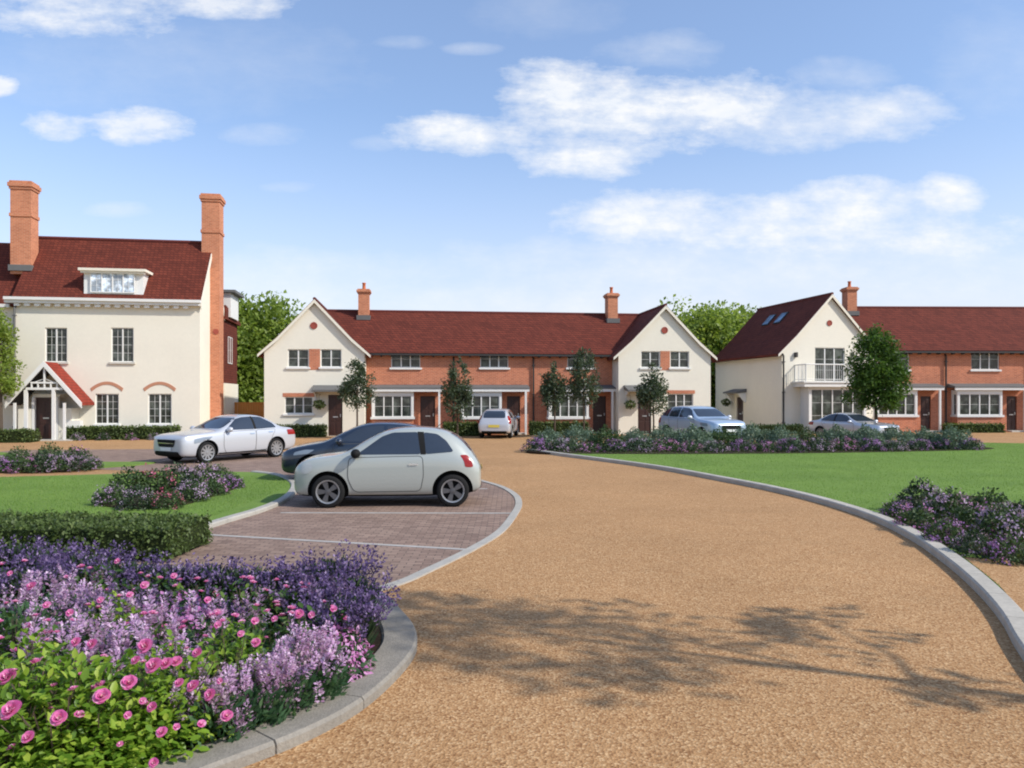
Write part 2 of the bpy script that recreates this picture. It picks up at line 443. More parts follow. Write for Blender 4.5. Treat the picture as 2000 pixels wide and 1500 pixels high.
# thin bright veil towards the horizon
hz = mth('MULTIPLY', mth('SUBTRACT', 1.0, mth('MULTIPLY', mth('MAXIMUM', sx.outputs[2], 0.0), 2.9), clamp=True), 1.0)
veil = mth('ADD', mth('MULTIPLY', mth('POWER', hz, 1.35), 0.80), 0.17)
body = mixc(nt, ramp(nt, n_wob, [(0.3, 0.0), (0.65, 1.0)]), (0.82, 0.88, 0.97, 1), (1.0, 1.0, 1.0, 1))
cb = nd(nt, 'ShaderNodeBackground', Strength=0.68); nt.links.new(body, cb.inputs[0])
vb = nd(nt, 'ShaderNodeBackground', Strength=0.60); nt.links.new(mixc(nt, hz, (0.62, 0.78, 1.2, 1), (1.06, 0.98, 0.93, 1)), vb.inputs[0])
bb = nd(nt, 'ShaderNodeBackground', Strength=0.10); bb.inputs[0].default_value = (2.0, 3.1, 6.2, 1)
m1 = nd(nt, 'ShaderNodeMixShader'); m1.inputs[0].default_value = 0.0
m2 = nd(nt, 'ShaderNodeMixShader'); m3 = nd(nt, 'ShaderNodeMixShader')
nt.links.new(bg.outputs[0], m1.inputs[1]); nt.links.new(bb.outputs[0], m1.inputs[2])
nt.links.new(veil, m2.inputs[0]); nt.links.new(m1.outputs[0], m2.inputs[1]); nt.links.new(vb.outputs[0], m2.inputs[2])
nt.links.new(den, m3.inputs[0]); nt.links.new(m2.outputs[0], m3.inputs[1]); nt.links.new(cb.outputs[0], m3.inputs[2])
nt.links.new(m3.outputs[0], out.inputs[0])

cd = bpy.data.cameras.new('camera')
cd.sensor_width = 36; cd.lens = 36 * F / 2000; cd.shift_y = (HZ - 750) / 2000
cd.clip_start = 0.05; cd.clip_end = 3000
cam = bpy.data.objects.new('camera', cd); COL.objects.link(cam)
cam.location = (0, 0, EYE); cam.rotation_euler = (R(90), 0, 0)
scene.camera = cam
vs = scene.view_settings
vs.view_transform = 'Standard'; vs.look = 'None'; vs.exposure = 0.6; vs.gamma = 1.0
scene.render.film_transparent = False
scene.cycles.filter_width = 2.0
scene.cycles.use_denoising = True
scene.cycles.max_bounces = 6; scene.cycles.transparent_max_bounces = 6

# ================================================================== ground sheets
def smooth_path(pts, step=0.12, closed=False):
    P = [Vector((p[0], p[1], 0)) for p in pts]
    n = len(P); out = []
    rngi = range(n if closed else n - 1)
    for i in rngi:
        if closed: p0, p1, p2, p3 = P[i - 1], P[i], P[(i + 1) % n], P[(i + 2) % n]
        else: p0, p1, p2, p3 = P[max(i - 1, 0)], P[i], P[i + 1], P[min(i + 2, n - 1)]
        k = max(2, int((p2 - p1).length / step))
        for j in range(k):
            t = j / k
            out.append(0.5 * (2 * p1 + (p2 - p0) * t + (2 * p0 - 5 * p1 + 4 * p2 - p3) * t * t + (3 * p1 - p0 - 3 * p2 + p3) * t ** 3))
    if not closed: out.append(P[-1])
    return out

def sheet(name, pts, z, m, skirt=0.0, kind='structure'):
    bm = bmesh.new()
    vs_ = [bm.verts.new((p[0], p[1], z)) for p in pts]
    es = [bm.edges.new((vs_[i], vs_[(i + 1) % len(vs_)])) for i in range(len(vs_))]
    bmesh.ops.triangle_fill(bm, edges=es, use_beauty=True, use_dissolve=False)
    for f in bm.faces:
        if f.normal.z < 0: f.normal_flip()
    if skirt:
        low = [bm.verts.new((p[0], p[1], z - skirt)) for p in pts]
        for i in range(len(vs_)):
            j = (i + 1) % len(vs_)
            bm.faces.new((vs_[i], vs_[j], low[j], low[i]))
    me = bpy.data.meshes.new(name); bm.to_mesh(me); bm.free()
    me.materials.append(m)
    o = link(name, me)
    return tag(o, kind=kind)

def joints(path, every, seed=1):
    """kerb stones: narrow rows marked low at each joint"""
    rs = random.Random(seed); out = []; s = 0.0; nxt = every * rs.uniform(.3, 1)
    for a, b in zip(path, path[1:]):
        L = (b - a).length
        if L < 1e-6: continue
        out.append((a, 0))
        while s + L > nxt:
            t = nxt - s
            if 0.012 < t < L - 0.012:
                out += [(a + (b - a) * ((t - .007) / L), 0), (a + (b - a) * (t / L), 1), (a + (b - a) * ((t + .007) / L), 0)]
            nxt += every
        s += L
    return out + [(path[-1], 0)]

def ribbon(name, path, w0, w1, z0, z1, m, round_=0.0, kind='structure', every=None):
    """a strip from w0 to w1 to the left of the path, z0..z1"""
    mb = MB(); rows = []
    low = [0] * len(path)
    if every: path, low = zip(*joints(path, every))
    n = len(path)
    for i, p in enumerate(path):
        d = (path[min(i + 1, n - 1)] - path[max(i - 1, 0)]).normalized()
        s = Vector((-d.y, d.x, 0))
        c = 0.02 if round_ else 0.0
        dz = 0.014 if low[i] else 0.0
        prof = [(w0, z0), (w0, z1 - c), (w0 + c, z1), (w1 - c, z1), (w1, z1 - c), (w1, z0)] if c else [(w0, z0), (w0, z1), (w1, z1), (w1, z0)]
        rows.append([p + s * (a if not dz else (w0 + w1) / 2 + (a - (w0 + w1) / 2) * .9) + Vector((0, 0, h - (dz if h > z0 + .02 else 0))) for a, h in prof])
    k = len(rows[0])
    for r in rows: mb.v += [tuple(v) for v in r]
    for i in range(n - 1):
        for j in range(k - 1):
            mb.f.append((i * k + j, (i + 1) * k + j, (i + 1) * k + j + 1, i * k + j + 1)); mb.m.append(0)
    mb.f.append(tuple(range(k))); mb.m.append(0)
    mb.f.append(tuple((n - 1) * k + j for j in reversed(range(k)))); mb.m.append(0)
    o = mb.build(name, m)
    return tag(o, kind=kind)

big = MB(); big.poly([(-900, -60, 0), (900, -60, 0), (900, 1500, 0), (-900, 1500, 0)])
tag(big.build('ground', M['ground']), kind='structure')
rd = MB(); rd.poly([(-60, -14, 0.006), (60, -14, 0.006), (60, 50, 0.006), (-60, 50, 0.006)])
tag(rd.build('road', M['road']), kind='structure')

# right lawn and its kerb
kr_px = [(1030, 882), (1100, 892), (1200, 905), (1300, 920), (1400, 939), (1500, 959), (1600, 984), (1700, 1017), (1780, 1057), (1850, 1107), (1910, 1162), (1955, 1217), (1983, 1268)]
kr = [G(*p) for p in kr_px] + [(3.78, 5.5), (3.5, 4.7), (3.3, 3.9), (3.1, 2.5), (3.1, 0.0), (3.4, -6.0)]
kr_path = smooth_path(kr)
lawn_far = [(26.0, -6.0), (26.0, 26.0), (24.0, 33.0), (19.0, 34.6), (10.0, 34.4), (2.2, 33.0), (0.9, 31.2)]
right_out = [(p.x + 0.02, p.y) for p in kr_path] + lawn_far
sheet('lawn', right_out, 0.065, M['lawn'], 0.06)
ribbon('kerb', kr_path, 0.0, 0.2, -0.02, 0.11, M['kerb'], 1, every=0.9)
# footpath at the far right, behind the flower mound
pth = smooth_path([(5.62, 9.55), (6.4, 9.2), (7.6, 8.8), (9.5, 8.7), (14, 8.9), (25.9, 9.5)])
pt2 = smooth_path([(25.9, 5.5), (14, 5.9), (9.0, 6.1), (6.2, 6.2), (4.55, 6.6), (4.72, 7.15), (5.12, 8.05), (5.52, 9.25)])
sheet('path', [(p.x, p.y) for p in pth + pt2], 0.071, M['road'])

# left lawn (between bays, path and box hedge)
kl_px = [(330, 1052), (360, 1043), (430, 1021), (500, 1000), (545, 980), (566, 960), (563, 945), (535, 932), (490, 926)]
kl = [(-5.5, 10.6)] + [G(*p) for p in kl_px]
kl_path = smooth_path(kl)
left_out = [(p.x, p.y) for p in kl_path] + [G(400, 924), G(240, 929), G(0, 936), (-22.0, 18.6), (-22.0, 9.0), (-5.8, 9.0)]
sheet('lawn', left_out, 0.055, M['lawn'], 0.05)
ribbon('kerb', kl_path, -0.17, 0.0, -0.02, 0.085, M['kerbpale'], 1, every=0.9)

# block paving of the parking bays
arc_px = [(772, 1148), (850, 1115), (930, 1075), (985, 1040), (1012, 1005), (1020, 985), (1012, 968), (985, 952), (945, 940)]
arc = [(-2.1, 7.2)] + [G(*p) for p in arc_px] + [(-1.3, 20.2), (-3.4, 22.4), (-6.0, 25.5)]
arc_path = smooth_path(arc)
pav = [(p.x, p.y) for p in arc_path] + [(-9.0, 29.6), (-14.0, 30.6), (-19.5, 30.0), (-19.0, 26.0), (-15.5, 23.3), (-12.0, 21.9), G(400, 924), (-6.4, 20.0), (-5.6, 18.0), (-6.6, 14.0), (-7.5, 10.0), (-7.5, 8.2), (-3.0, 7.4)]
sheet('parking_pavement', pav, 0.012, M['paving'])
ribbon('kerb', [p for p in arc_path if p.y < 24.0], 0.0, 0.13, -0.01, 0.026, M['kerbpale'])
def line_strip(a, b, w):
    a, b = Vector((*a, 0)), Vector((*b, 0))
    ribbon('parking_line', [a + (b - a) * (i / 10) for i in range(11)], -w / 2, w / 2, 0.0, 0.018, M['paleline'])
line_strip(G(330, 1042), G(922, 1076), 0.09)
line_strip(G(548, 1003), G(1008, 1004), 0.09)
line_strip((-5.6, 16.7), (-0.55, 17.2), 0.11)

# small lawn strip in front of the big house
strip = smooth_path([G(305, 905), G(200, 915), G(0, 922), (-21, 20.5), (-30, 23), (-30, 28.5), (-22.5, 29.4), (-18.6, 28.2), (-16.2, 25.8), (-13.2, 24.2)], 0.4, True)
sheet('lawn', [(p.x, p.y) for p in strip], 0.045, M['lawn'], 0.04)

# front flower bed: soil, and the broad kerb round it
kb_px = [(785, 1206), (806, 1232), (815, 1260), (808, 1288), (770, 1335), (700, 1395), (600, 1450), (478, 1500)]
kb = [(-4.4, 9.1), (-3.0, 8.75), (-1.75, 8.2), (-1.28, 7.75)] + [G(*p) for p in kb_px] + [(-1.95, 3.75), (-2.6, 3.2), (-3.6, 2.75), (-6.0, 2.4), (-10, 2.3)]
kb_path = smooth_path(kb)
ribbon('kerb', kb_path, -0.29, 0.0, -0.02, 0.085, M['kerbbed'], 1, every=0.75)
bed = [(p.x - 0.12, p.y) for p in kb_path] + [(-10, 9.3)]
sheet('flower_bed_ground', bed, 0.06, M['soil'], 0.05)
# planting borders
def border(pts, z=0.075):
    sheet('flower_bed_ground', [(p.x, p.y) for p in smooth_path(pts, 0.4, True)], z, M['soil'], 0.03)
# ================================================================== houses
class Frame:
    """ground frame of a row of houses: x along the facade, y into the house"""
    def __init__(s, o, deg):
        a = R(deg); s.o = Vector((o[0], o[1], 0)); s.a = a
        s.u = Vector((math.cos(a), math.sin(a), 0)); s.w = Vector((-math.sin(a), math.cos(a), 0))
    def P(s, x, y, z=0): return s.o + s.u * x + s.w * y + Vector((0, 0, z))
    def fx(s, px, y=0.0):
        k = (px - 1000) / F; b = s.o + s.w * y
        return (k * b.y - b.x) / (s.u.x - k * s.u.y)
    def fz(s, py, x, y=0.0):
        return EYE + (HZ - py) * s.P(x, y).y / F

class House:
    def __init__(s, fr, x0, name, label, cat, group=None):
        s.fr, s.off = fr, (-x0, 0, 0)
        s.root = thing(name, label, cat, fr.P(x0, 0), fr.a, group)
    def part(s, mb, name, mats, parent=None, smooth=False, bevel=0.0):
        return mb.build(name, mats, parent or s.root, s.off, smooth, bevel)

X, Y, Z = Vector((1, 0, 0)), Vector((0, 1, 0)), Vector((0, 0, 1))

def panel(mb, o, u, n, x0, x1, z0, z1, holes=(), m=0, depth=0.13, ex=(), ez_=(), skip=None):
    """a wall face with openings and their reveals"""
    o = Vector(o)
    P = lambda a, t, d=0.0: o + u * a + n * d + Z * t
    xs = sorted({x0, x1, *ex, *[h[0] for h in holes], *[h[1] for h in holes]})
    zs = sorted({z0, z1, *ez_, *[h[2] for h in holes], *[h[3] for h in holes]})
    for a0, a1 in zip(xs, xs[1:]):
        for t0, t1 in zip(zs, zs[1:]):
            ca, ct = (a0 + a1) / 2, (t0 + t1) / 2
            if skip and skip(ca, ct): continue
            if any(h[0] < ca < h[1] and h[2] < ct < h[3] for h in holes): continue
            mb.poly([P(a0, t0), P(a1, t0), P(a1, t1), P(a0, t1)], m)
    for h in holes:
        a0, a1, t0, t1 = h[:4]
        for p, q in (((a0, t0), (a1, t0)), ((a1, t0), (a1, t1)), ((a1, t1), (a0, t1)), ((a0, t1), (a0, t0))):
            mb.poly([P(*p), P(*p, depth), P(*q, depth), P(*q)], m)

def window(h, o, u, n, hole, lights=2, rows=2, cols=1, sill=None, glass='glass', d=0.06, fw=0.045, name='window', bar=0.013):
    a0, a1, t0, t1 = hole
    o = Vector(o)
    fr = MB()
    for q in ((a0, a1, t0, t0 + fw), (a0, a1, t1 - fw, t1), (a0, a0 + fw, t0 + fw, t1 - fw), (a1 - fw, a1, t0 + fw, t1 - fw)):
        fr.obox(o, u, n, *q, d, d + 0.06)
    wl = (a1 - a0 - 2 * fw) / lights
    for i in range(lights):
        l0 = a0 + fw + i * wl
        if i: fr.obox(o, u, n, l0 - 0.032, l0 + 0.032, t0 + fw, t1 - fw, d - 0.005, d + 0.055)
        for c in range(1, cols):
            xx = l0 + wl * c / cols
            fr.obox(o, u, n, xx - bar / 2, xx + bar / 2, t0 + fw, t1 - fw, d + 0.022, d + 0.045)
        for r in range(1, rows):
            zz = t0 + fw + (t1 - t0 - 2 * fw) * r / rows
            fr.obox(o, u, n, l0 + (0.033 if i else 0.0), l0 + wl - (0.033 if i < lights - 1 else 0), zz - bar / 2, zz + bar / 2, d + 0.024, d + 0.043)
    w_ = h.part(fr, name, M['white'])
    p = MB()
    P = lambda a, t: o + u * a + n * (d + 0.035) + Z * t
    p.poly([P(a0 + .01, t0 + .01), P(a1 - .01, t0 + .01), P(a1 - .01, t1 - .01), P(a0 + .01, t1 - .01)])
    h.part(p, 'pane', M[glass], w_)
    if sill:
        s = MB(); s.obox(o, u, n, a0 - 0.09, a1 + 0.09, t0 - 0.11, t0 - 0.004, -0.09, 0.05)
        h.part(s, 'sill', M[sill], w_, bevel=0.012)
    return w_

def door(h, o, u, n, hole, d=0.08, panels=3, m='wood', name='door'):
    a0, a1, t0, t1 = hole
    o = Vector(o)
    mb = MB(); mb.obox(o, u, n, a0 + 0.01, a1 - 0.01, t0 + 0.01, t1 - 0.01, d, d + 0.05)
    wpan = (a1 - a0 - 0.3) / 2
    for i in range(2):
        for r in range(panels):
            z0 = t0 + 0.15 + (t1 - t0 - 0.25) * r / panels
            z1 = t0 + 0.05 + (t1 - t0 - 0.25) * (r + 1) / panels
            b0 = a0 + 0.1 + i * (wpan + 0.1)
            mb.obox(o, u, n, b0, b0 + wpan, z0, z1, d - 0.018, d + 0.01)
    dd = h.part(mb, name, M[m], bevel=0.008)
    k = MB(); k.obox(o, u, n, a1 - 0.13, a1 - 0.09, t0 + 1.0, t0 + 1.16, d - 0.06, d)
    h.part(k, 'handle', M['steel'], dd)
    l = MB(); l.obox(o, u, n, (a0 + a1) / 2 - 0.13, (a0 + a1) / 2 + 0.13, t0 + 0.98, t0 + 1.04, d - 0.03, d)
    h.part(l, 'letterbox', M['steel'], dd)
    return dd

def gable_profile(W, ez, az, flare=True, ov=0.32, skew=0.0):
    """outer roof line from the left eaves tip over the apex to the right tip"""
    c = W / 2 + skew
    if flare:
        L = [(-ov, ez - 0.10), (W * 0.13, ez + (az - ez) * 0.28), (c, az)]
        Rr = [(W * 0.87, ez + (az - ez) * 0.28), (W + ov, ez - 0.10)]
    else:
        L = [(-ov, ez - ov * (az - ez) / c), (c, az)]
        Rr = [(W + ov, ez - ov * (az - ez) / c)]
    return L, Rr

def offset_line(line, t):
    out = []
    for i, p in enumerate(line):
        a = Vector(line[max(i - 1, 0)]); b = Vector(line[min(i + 1, len(line) - 1)])
        d = (b - a).normalized(); out.append((p[0] + d.y * t, p[1] - d.x * t))
    return out

def gable_roof(h, x0, W, ez, az, y0, y1, flare=True, ov=0.32, th=0.13, side_m='roof'):
    L, Rr = gable_profile(W, ez, az, flare, ov)
    full = L + Rr
    fx_ = lambda p, t: (x0 + p[0], t, p[1])
    roof = MB()
    inner = []
    for p in full: inner.append((p[0], p[1] - th * (1.5 if p == L[-1] else 1.25)))
    roof.prism(full + inner[::-1], fx_, y0, y1)
    ro = h.part(roof, 'roof', M['roof'])
    rt = MB(); rt.tube([(x0 + W / 2, y0 - 0.01, az + 0.0), (x0 + W / 2, y1, az + 0.0)], 0.085, 10)
    h.part(rt, 'ridge_tile', M['ridge'], ro)
    bb = MB()
    top = [(p[0], p[1] - 0.035) for p in full]; bot = [(p[0], p[1] - 0.22 if i not in (0, len(full) - 1) else p[1] - 0.18) for i, p in enumerate(full)]
    bb.prism(top + bot[::-1], fx_, y0 - 0.035, y0 + 0.012)
    h.part(bb, 'bargeboard', M['cream'])
    return inner

def gable_wall(mb, x0, W, ez, inner, y, holes, m=0):
    """front wall under a gable: rows up to the window heads, then the pointed rest under the roof line"""
    def at_x(a, b, xx): return a[1] + (b[1] - a[1]) * (xx - a[0]) / (b[0] - a[0])
    lift = 0.03
    line = [(0.0, max(at_x(inner[0], inner[1], 0.0), ez))] + list(inner[1:-1]) + [(W, max(at_x(inner[-2], inner[-1], W), ez))]
    line = [(px, pz + lift) for px, pz in line]
    ap = max(range(len(line)), key=lambda k: line[k][1])
    zc = max([ez + 0.12] + [h[3] + 0.06 for h in holes])
    def at_z(pts, zz):
        for a, b in zip(pts, pts[1:]):
            if min(a[1], b[1]) <= zz <= max(a[1], b[1]) and a[1] != b[1]:
                return a[0] + (b[0] - a[0]) * (zz - a[1]) / (b[1] - a[1])
        return pts[0][0]
    a, b = at_z(line[:ap + 1], zc), at_z(line[ap:], zc)
    panel(mb, (0, y, 0), X, Y, x0, x0 + W, -0.1, zc, holes, m, ex=(x0 + a, x0 + b), ez_=(ez,), skip=lambda ca, ct: ct > ez and not x0 + a < ca < x0 + b)
    P = lambda q: (x0 + q[0], y, q[1])
    left = [q for q in line[:ap + 1] if q[1] < zc - 1e-4]; right = [q for q in line[ap:] if q[1] < zc - 1e-4]
    mb.poly([P((0, ez)), P((a, ez)), P((a, zc))] + [P(q) for q in left[::-1]], m)
    mb.poly([P((b, ez)), P((W, ez))] + [P(q) for q in right[::-1]] + [P((b, zc))], m)
    top = [q for q in line if q[1] >= zc - 1e-4]
    mb.poly([P((a, zc)), P((b, zc))] + [P(q) for q in top[::-1]], m)

def chimney_part(h, cx, cy, wx, wy, z0, z1, pots=1, m='brickchim', parent=None, flash=True, band=None):
    mb = MB()
    b = lambda g, a, c: mb.box(cx - wx / 2 - g, cx + wx / 2 + g, cy - wy / 2 - g, cy + wy / 2 + g, a, c)
    cap = 0.42 * (1 if wx > 0.8 else 0.6)
    b(0, z0, z1 - cap); b(0.05, z1 - cap, z1 - cap * 0.7); b(0.10, z1 - cap * 0.7, z1 - cap * 0.25); b(0.04, z1 - cap * 0.25, z1)
    if band: b(0.045, band, band + 0.16)
    c = h.part(mb, 'chimney', M[m], parent)
    for i in range(pots):
        p = MB(); xx = cx + (i - (pots - 1) / 2) * 0.36
        p.lathe([(0.10, z1), (0.12, z1 + 0.04), (0.10, z1 + 0.08), (0.09, z1 + 0.34), (0.115, z1 + 0.36), (0.115, z1 + 0.41), (0.07, z1 + 0.41), (0.06, z1 + 0.2)], (xx, cy, 0), 'z', 14)
        h.part(p, 'chimney_pot', M['pot'], c if parent is None else parent, smooth=True)
    return c

def downpipe(h, x, y, z0, z1, r=0.04, m='dark', top=0.22):
    mb = MB(); mb.tube([(x, y + top, z1), (x, y, z1 - 0.22), (x, y, z0 + 0.15), (x, y - 0.1, z0 + 0.05)], r, 8)
    for k in range(3):
        zz = z0 + 0.6 + (z1 - z0 - 1.2) * k / 2
        mb.box(x - r * 1.5, x + r * 1.5, y - r * 1.3, y + 0.06, zz, zz + 0.05)
    h.part(mb, 'downpipe', M[m])

def vent(h, x, y, z, r=0.19):
    mb = MB(); prof = [(r, y - 0.025), (r, y + 0.02)]
    mb.lathe([(0.001, y - 0.02), (r * 0.7, y - 0.02), (r * 0.7, y - 0.035), (r, y - 0.035), (r, y + 0.03)], (x, 0, z), 'y', 20)
    h.part(mb, 'vent', M['vent'])

# ------------------------------------------------------------------ 1. the big cream house on the left
fb = Frame((-15.85, 39.0), 9)
WB = 8.7                                             # facade from x=-8.7 to 0 in this frame
xl = fb.fx(27)
bigH = House(fb, xl, 'cream_house', 'tall cream rendered house with a dormer, two tall brick chimneys and a gabled white porch', 'house')
EZ, AZ, RY = 6.85, 10.45, 2.7
def hole(fr, px0, px1, py0, py1, y=0.0):
    a, b = fr.fx(px0, y), fr.fx(px1, y); c = (a + b) / 2
    return (a, b, fr.fz(py1, c, y), fr.fz(py0, c, y))
hu = [hole(fb, 88, 131, 640, 707), hole(fb, 217, 261, 640, 707)]
hl = [hole(fb, 186, 232, 769, 828), hole(fb, 289, 335, 769, 828)]
wl_ = MB()
panel(wl_, (0, 0, 0), X, Y, xl, 0.0, -0.1, EZ, hu + hl)
D = 2 * RY
# right gable wall and rear wall
panel(wl_, (0, 0, 0), Y, -X, 0, D, -0.1, EZ)
wl_.poly([(0, 0, EZ), (0, D, EZ), (0, RY, AZ - 0.18)])
panel(wl_, (xl, D, 0), X, -Y, 0, -xl, -0.1, EZ)
panel(wl_, (xl, 0, 0), Y, X, 0, D, -0.1, EZ)
bigH.part(wl_, 'wall', M['cream'])
rf = MB()
prof = [(-0.22, EZ + 0.0), (RY, AZ), (D + 0.22, EZ + 0.0), (D + 0.2, EZ - 0.14), (RY, AZ - 0.2), (-0.16, EZ - 0.10)]
rf.prism(prof, lambda p, t: (t, p[0], p[1]), xl - 0.05, 0.06)
roofB = bigH.part(rf, 'roof', M['roof'])
rt = MB(); rt.tube([(xl - 0.05, RY, AZ + 0.01), (0.06, RY, AZ + 0.01)], 0.09, 10); bigH.part(rt, 'ridge_tile', M['ridge'], roofB)
bg_ = MB()
bg_.prism([(-0.2, EZ - 0.04), (RY, AZ - 0.04), (D + 0.2, EZ - 0.04), (D + 0.1, EZ - 0.34), (RY, AZ - 0.36), (-0.1, EZ - 0.34)], lambda p, t: (t, p[0], p[1]), 0.062, 0.10)
bigH.part(bg_, 'bargeboard', M['cream'])
# cornice with a dentil course
cn = MB()
cn.box(xl - 0.3, 0.1, -0.42, -0.1, EZ - 0.02, EZ + 0.12); cn.box(xl - 0.3, 0.06, -0.32, -0.003, EZ - 0.16, EZ - 0.022)
k = int((-xl) / 0.46)
for i in range(k):
    a = xl + 0.1 + i * 0.46
    cn.box(a, a + 0.24, -0.24, -0.003, EZ - 0.30, EZ - 0.162)
bigH.part(cn, 'cornice', M['white'])
for h_ in hu: window(bigH, (0, 0, 0), X, Y, h_, 2, 4, 2, 'stone')
for h_ in hl:
    window(bigH, (0, 0, 0), X, Y, h_, 2, 4, 2, 'white')
    a0, a1, t0, t1 = h_
    ar = MB(); c = (a0 + a1) / 2; hw = (a1 - a0) / 2 + 0.17
    rise = 0.34; base = t1 + 0.12
    n = 16
    def arc_pt(i, r_, hw_): 
        t = -1 + 2 * i / n
        return (c + hw_ * t, base + r_ * (1 - t * t))
    lo = [arc_pt(i, rise, hw - 0.02) for i in range(n + 1)]; hi = [(p[0] * 1.0 + (p[0] - c) * 0.10, p[1] + 0.15) for p in lo]
    ar.prism(lo + hi[::-1], lambda p, t: (p[0], t, p[1]), -0.022, 0.02)
    bigH.part(ar, 'brick_arch', M['arch'])
# plinth
pl = MB(); pl.box(xl, 0.05, -0.05, -0.003, -0.1, 0.35); bigH.part(pl, 'plinth', M['stone'])
downpipe(bigH, xl + 0.10, -0.16, 0.0, EZ - 0.2, 0.055, 'lead')
# dormer
dy = 0.10
da0, da1 = fb.fx(164, dy), fb.fx(280, dy)
dz0, dz1 = fb.fz(576, -4, dy), fb.fz(531, -4, dy)
dm = MB(); dm.box(da0, da1, dy, 2.4, dz0 - 0.12, dz1); dmo = None
dh = hole(fb, 177, 264, 533, 572, dy - 0.02)
dorm = bigH.part(dm, 'dormer', M['white'])
dl = MB(); dl.box(da0 - 0.18, da1 + 0.18, dy - 0.28, 2.6, dz1 + 0.004, dz1 + 0.13); dl.box(da0 - 0.1, da1 + 0.1, dy - 0.2, dy - 0.003, dz1 - 0.1, dz1)
bigH.part(dl, 'dormer_roof', M['cream'], dorm)
ap = MB(); ap.box(da0 - 0.05, da1 + 0.05, dy - 0.12, dy + 0.3, dz0 - 0.2, dz0 - 0.125); bigH.part(ap, 'dormer_sill', M['lead'], dorm)
window(bigH, (0, dy - 0.10, 0), X, Y, dh, 4, 3, 2, None, 'glasspale', 0.0)
# chimneys
c1x = fb.fx(47, 1.5)
ch = chimney_part(bigH, c1x, 1.55, 0.96, 0.85, 8.3, 13.0, 0, band=11.2, parent=roofB)
fl = MB(); fl.box(c1x - 0.54, c1x + 0.54, 1.02, 2.1, 8.45, 8.75); bigH.part(fl, 'flashing', M['lead'], ch if False else roofB)
chimney_part(bigH, 0.03, RY, 0.92, 1.0, 0.0, 13.0, 0, band=10.9)
tp = MB(); tp.lathe([(0.001, -0.53), (0.15, -0.53), (0.15, -0.50)], (0.3, RY, 5.6), 'y', 14); bigH.part(tp, 'tie_plate', M['vent'])
# rear wing, tile hung above and rendered below
rw = MB(); rw.box(-3.0, 0.02, D + 0.01, D + 4.1, 2.9, 6.6); bigH.part(rw, 'tile_hung_wing', M['roof'])
rl = MB(); rl.box(-3.0, 0.10, D + 0.01, D + 4.0, -0.1, 2.9); bigH.part(rl, 'lower_wing', M['cream'])
rr = MB(); rr.prism([(D - 0.1, 6.6), (D + 4.3, 6.6), (D + 4.3, 6.75), (D - 0.1, 7.4)], lambda p, t: (t, p[0], p[1]), -3.1, 0.2); bigH.part(rr, 'wing_roof', M['roof'])
rdm = MB(); rdm.box(-0.9, 0.32, D + 0.6, D + 2.9, 6.78, 8.2); d2 = bigH.part(rdm, 'dormer', M['white'])
rdl = MB(); rdl.box(-1.1, 0.62, D + 0.4, D + 3.2, 8.21, 8.36); bigH.part(rdl, 'dormer_roof', M['lead'], d2)
window(bigH, (0.02, D, 0), Y, -X, (1.3, 2.5, 4.1, 5.7), 2, 2, 1, None, 'glasspale', -0.03)

# porch
py_ = -1.45
pc = fb.fx(88, py_)
pw = fb.fx(162, py_) - pc
pz_e, pz_a = fb.fz(787, pc, py_), fb.fz(706, pc, py_)
po = MB()
outer = [(pc - pw, pz_e), (pc, pz_a), (pc + pw, pz_e)]
inn = [(p[0], p[1] - 0.12) for p in outer]
po.prism(outer + inn[::-1], lambda p, t: (p[0], t, p[1]), py_ - 0.12, -0.003)
porch = bigH.part(po, 'porch_roof', M['rooforange'])
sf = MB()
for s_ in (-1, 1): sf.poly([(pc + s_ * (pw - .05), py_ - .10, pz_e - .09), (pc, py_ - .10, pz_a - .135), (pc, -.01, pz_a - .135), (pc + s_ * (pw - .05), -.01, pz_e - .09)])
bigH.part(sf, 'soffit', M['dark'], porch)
pb = MB()
top = [(p[0], p[1] + 0.02) for p in outer]; bot = [(p[0], p[1] - 0.26) for p in outer]
pb.prism(top + bot[::-1], lambda p, t: (p[0], t, p[1]), py_ - 0.18, py_ - 0.123)
# open truss in the gable
tz = pz_a - 1.35
pb.box(pc - 0.82, pc + 0.82, py_ - 0.10, py_ - 0.02, tz, tz + 0.11)
pb.box(pc - 0.60, pc + 0.60, py_ - 0.10, py_ - 0.02, tz + 0.30, tz + 0.38)
for k in range(-2, 3): pb.box(pc + k * 0.28 - 0.03, pc + k * 0.28 + 0.03, py_ - 0.09, py_ - 0.03, tz + 0.11, tz + 0.30)
pb.box(pc - 0.04, pc + 0.04, py_ - 0.09, py_ - 0.03, tz + 0.38, pz_a - 0.3)
for s in (-1, 1):
    pb.prism([(pc + s * 0.05, tz + 0.5), (pc + s * 0.11, tz + 0.5), (pc + s * 0.42, tz + 0.38), (pc + s * 0.34, tz + 0.38)], lambda p, t: (p[0], t, p[1]), py_ - 0.08, py_ - 0.03)
bigH.part(pb, 'porch_truss', M['white'], porch)
dhole = hole(fb, 68, 109, 776, 858, py_ + 0.55)
dhole = (dhole[0], dhole[1], 0.06, dhole[3])
for sx_ in (dhole[0] - 0.14, dhole[1] + 0.14, ):
    q = MB(); q.box(sx_ - 0.07, sx_ + 0.07, py_ - 0.1, py_ + 0.04, 0.0, tz); bigH.part(q, 'porch_post', M['white'], porch)
for sx_ in (dhole[0] - 0.62, dhole[1] + 0.62, ):
    q = MB(); q.box(sx_ - 0.05, sx_ + 0.05, py_ - 0.1, py_ + 0.0, 0.0, tz - 0.62); bigH.part(q, 'porch_post', M['white'], porch)
pv = MB()
